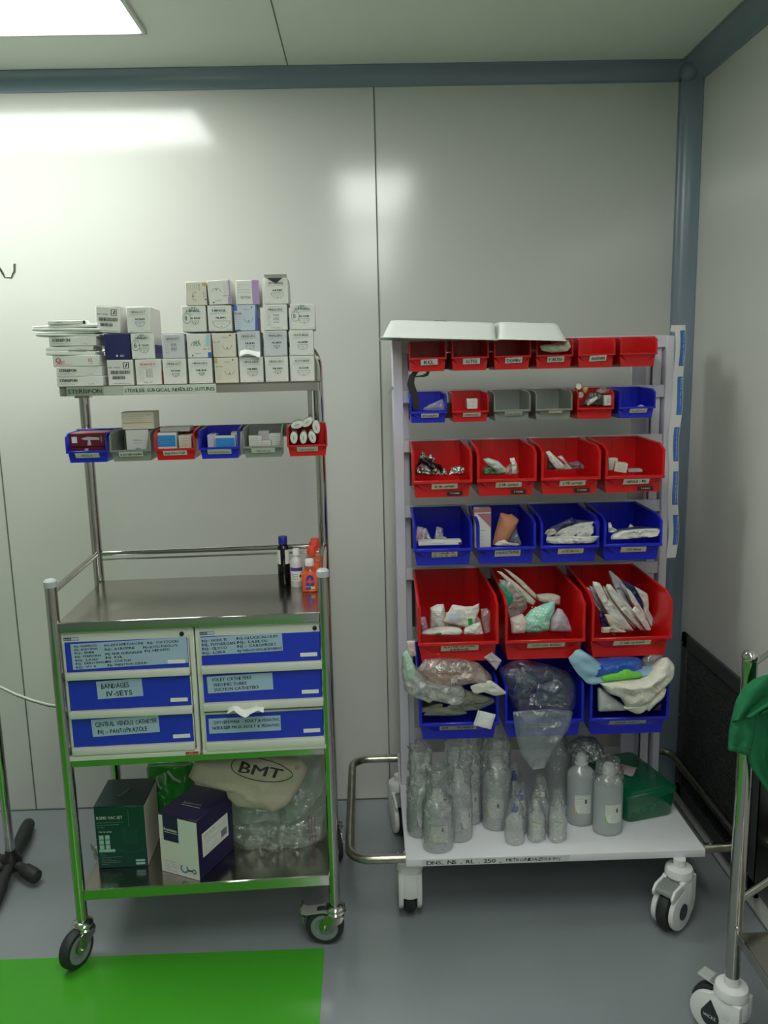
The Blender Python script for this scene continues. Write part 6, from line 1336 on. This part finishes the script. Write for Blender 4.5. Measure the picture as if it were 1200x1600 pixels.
for k, (a, b) in enumerate((((262, 1205), (282, 1222)), ((245, 1215), (252, 1232)))):
    g = G(); q1 = at(*a, 2.2); q2 = at(*b, 2.2); g.tube([q1, (q1+q2)/2+V((0, -.01, 0)), q2], .004, mat('pale_fitting', (170, 190, 165), .3), 10); tag(base(g.build('tube_fitting')), 'pale plastic fitting showing at the green bag, %s' % ('right one' if k == 0 else 'left one'), 'fitting', 'fittings on the green bag')

# ================================================================== DRIP STAND AT THE LEFT EDGE
IVX, IVY = -1.112, 2.30
t = thing('drip_stand', 'steel drip stand with black padded feet at the left edge', 'drip stand', (IVX, IVY, 0))
g = G(); g.cyl((0, 0, .06), (0, 0, 1.72), .0135, STEEL, 20); g.build('pole', t)
g = G(); pts = [(0, 0, 1.70), (.0, 0, 1.75), (.055, 0, 1.775), (.09, 0, 1.745), (.125, 0, 1.73), (.146, 0, 1.745), (.15, 0, 1.775)]
hk = at(22, 415, IVY); 
c = [at(a, b, IVY)-V((IVX, IVY, 0)) for a, b in ((-30, 415), (-12, 405), (0, 420), (8, 433), (18, 434), (23, 424), (23, 412))]
g.tube([V((0, 0, 1.70)), V((.01, 0, 1.76))]+c, .0035, STEEL, 12); g.tube([V((0, 0, 1.70)), V((-.01, 0, 1.76)), V((-.08, 0, 1.78)), V((-.13, 0, 1.76)), V((-.15, 0, 1.79))], .0035, STEEL, 12); g.build('hook', t)
g = G(); g.lathe([(.016, .02), (.03, .03), (.03, .06), (.018, .075), (.015, .09)], BLACK, None, 20); g.build('hub', t)
for k, (px, py) in enumerate(((60, 1372), (46, 1284))):
    e = onz(px, py, .025)-V((IVX, IVY, 0)); g = G(); s0 = V((0, 0, .05)); m = s0.lerp(e, .45)
    g.tube([s0, s0.lerp(e, .3), m, s0.lerp(e, .52), s0.lerp(e, .8), s0.lerp(e, .94), e], [.014, .014, .016, .021, .022, .02, .012], RUBBER, 16); g.build('foot', t)
for a in (150, 215, 275):
    e = V((cos(rad(a))*.2, sin(rad(a))*.2, .022)); s0 = V((0, 0, .05)); g = G(); g.tube([s0, s0.lerp(e, .45), s0.lerp(e, .52), s0.lerp(e, .94), e], [.014, .016, .021, .02, .012], RUBBER, 14); g.build('foot', t)
g = G(); a = at(-60, 1050, 2.24); pts = [at(x, y, Yc) for x, y, Yc in ((-60, 1040, 2.3), (-20, 1062, 2.28), (0, 1073, 2.27), (25, 1085, 2.25), (50, 1094, 2.23), (75, 1101, 2.2), (96, 1104, 2.17), (130, 1105, 2.2), (180, 1100, 2.35), (260, 1090, 2.52))]
pp = []
for i in range(len(pts)-1):
    for k in range(5): pp.append(pts[i].lerp(pts[i+1], k/5))
g.tube(pp+[pts[-1]], .0035, mat('white_cable', (200, 202, 192), .5), 10); g.tube([q+V((0, .004, -.006)) for q in pp], .0022, mat('dark_cable', (70, 74, 66), .5), 8)
tag(g.build('power_cable'), 'white power cable running past the left post of the steel trolley', 'cable')

# ================================================================== STEEL TROLLEY AT THE RIGHT EDGE
RX, RY = .776, 1.60
t = thing('steel_trolley', 'stainless steel trolley at the right edge with a green cloth hung on it', 'trolley', (RX, RY, 0))
for k, (x, y) in enumerate(((0, 0), (.0, -.5))):
    g = G(); g.cyl((x, y, .148), (x, y, .893), .0155, STEEL, 28); g.lathe([(.0155, .89), (.0175, .893), (.017, .902), (.013, .908), (0, .911)], CHROME, T(x, y, 0), 24); g.build('post', t)
g = G(); g.cyl((0.012, 0.02, .868), (.24, .25, .868), .006, STEEL, 14); g.build('top_rail', t)
q = at(1182, 1410, RY+.01); g = G(); g.cyl((.01, .01, .336), (.235, .16, .336), .0085, STEEL, 16); g.build('cross_rail', t)
g = G(); g.box(.004, .24, -.5, -.006, .262, .268, SATIN, .001); g.box(.002, .006, -.5, -.004, .245, .268, MIRR); g.build('lower_shelf', t)
g = G(); g.cyl((.235, .16, .12), (.235, .16, .9), .0145, STEEL, 20); g.build('post', t)
g = G(); g.lathe([(0, 0), (.005, 0), (.004, .004), (0, .005)], CHROME, T(-.002, -.0155, .285) @ Rx(pi/2), 10); g.build('rivet', t)
white_caster(t, 0, 0, rad(-50), top=.158, r=.058, mark=True, pedal=False, badge='drop')
g = G(); M = Rz(rad(-50+180)); g.box(.03, .085, -.017, .017, .118, .124, mat('grey_pedal_pale', (170, 174, 172), .4), .002, M @ T(0, 0, 0) @ Ry(-.1)); g.box(.03, .055, -.0175, .0175, .1245, .126, mat('grey_pedal', (125, 130, 128), .35), .0005, M @ Ry(-.1)); g.build('brake_pedal', t)
for o in [q for q in bpy.data.objects if q.parent == t and q.name.startswith('caster')]: pass
# green cloth hung on the post
CLG = mat('green_surgical_cloth', (14, 108, 66), .8, bump=.4, bscale=300)
HEM = mat('dark_hem', (8, 56, 34), .8)
g = G()
import itertools
def cloth(outL, outR, Y, seed, fold=.012, nf=3.0):
    def fc(u, v):
        n = len(outL)-1; q = v*n; i = min(int(q), n-1); fr = q-i
        l = V(outL[i]).lerp(V(outL[i+1]), fr); r = V(outR[i]).lerp(V(outR[i+1]), fr); pxy = l.lerp(r, u)
        y = Y+fold*sin(u*nf*2*pi+seed+v*1.5)*(.3+.7*v)-.012*sin(pi*u)+.01*noise.noise(V((u*3, v*3, seed)))
        return at(pxy.x, pxy.y, y)
    return fc
fa = cloth([(1176, 1062, 0), (1158, 1078, 0), (1150, 1095, 0), (1143, 1125, 0), (1143, 1128, 0)], [(1300, 1020, 0), (1300, 1060, 0), (1290, 1085, 0), (1210, 1108, 0), (1205, 1112, 0)], 1.555, 1)
g.grid(fa, 26, 16, CLG, None, .0015)
f2 = cloth([(1146, 1112, 0), (1140, 1140, 0), (1138, 1172, 0)], [(1180, 1105, 0), (1178, 1150, 0), (1172, 1181, 0)], 1.562, 2, .006, 1.5)
g.grid(f2, 12, 12, CLG, None, .0015)
f3 = cloth([(1172, 1085, 0), (1170, 1130, 0), (1165, 1172, 0), (1172, 1196, 0), (1200, 1238, 0), (1240, 1290, 0)], [(1320, 1060, 0), (1320, 1130, 0), (1320, 1180, 0), (1330, 1240, 0), (1330, 1290, 0), (1330, 1320, 0)], 1.57, 3, .014, 4)
g.grid(f3, 30, 24, CLG, None, .0015)
o = g.build('green_cloth', angle=2)
tag(base(o), 'dark green surgical cloth draped over the post of the right steel trolley', 'cloth')
g = G()
for fn_, v0, u1 in ((fa, .90, .95), (f2, .84, .98)):
    for k in range(9):
        a = fn_(.03+u1*k/9, v0); b = fn_(.03+u1*(k+.6)/9, v0); e = V((0, -.0025, 0)); g.add([a+e, b+e, b+e+V((0, 0, .0016)), a+e+V((0, 0, .0016))], [(0, 1, 2, 3)], HEM, None, False)
h_ = g.build('hem_stitching'); h_.parent = o; h_.matrix_parent_inverse = Matrix.Translation(-o.location)
bpy.context.view_layer.update()
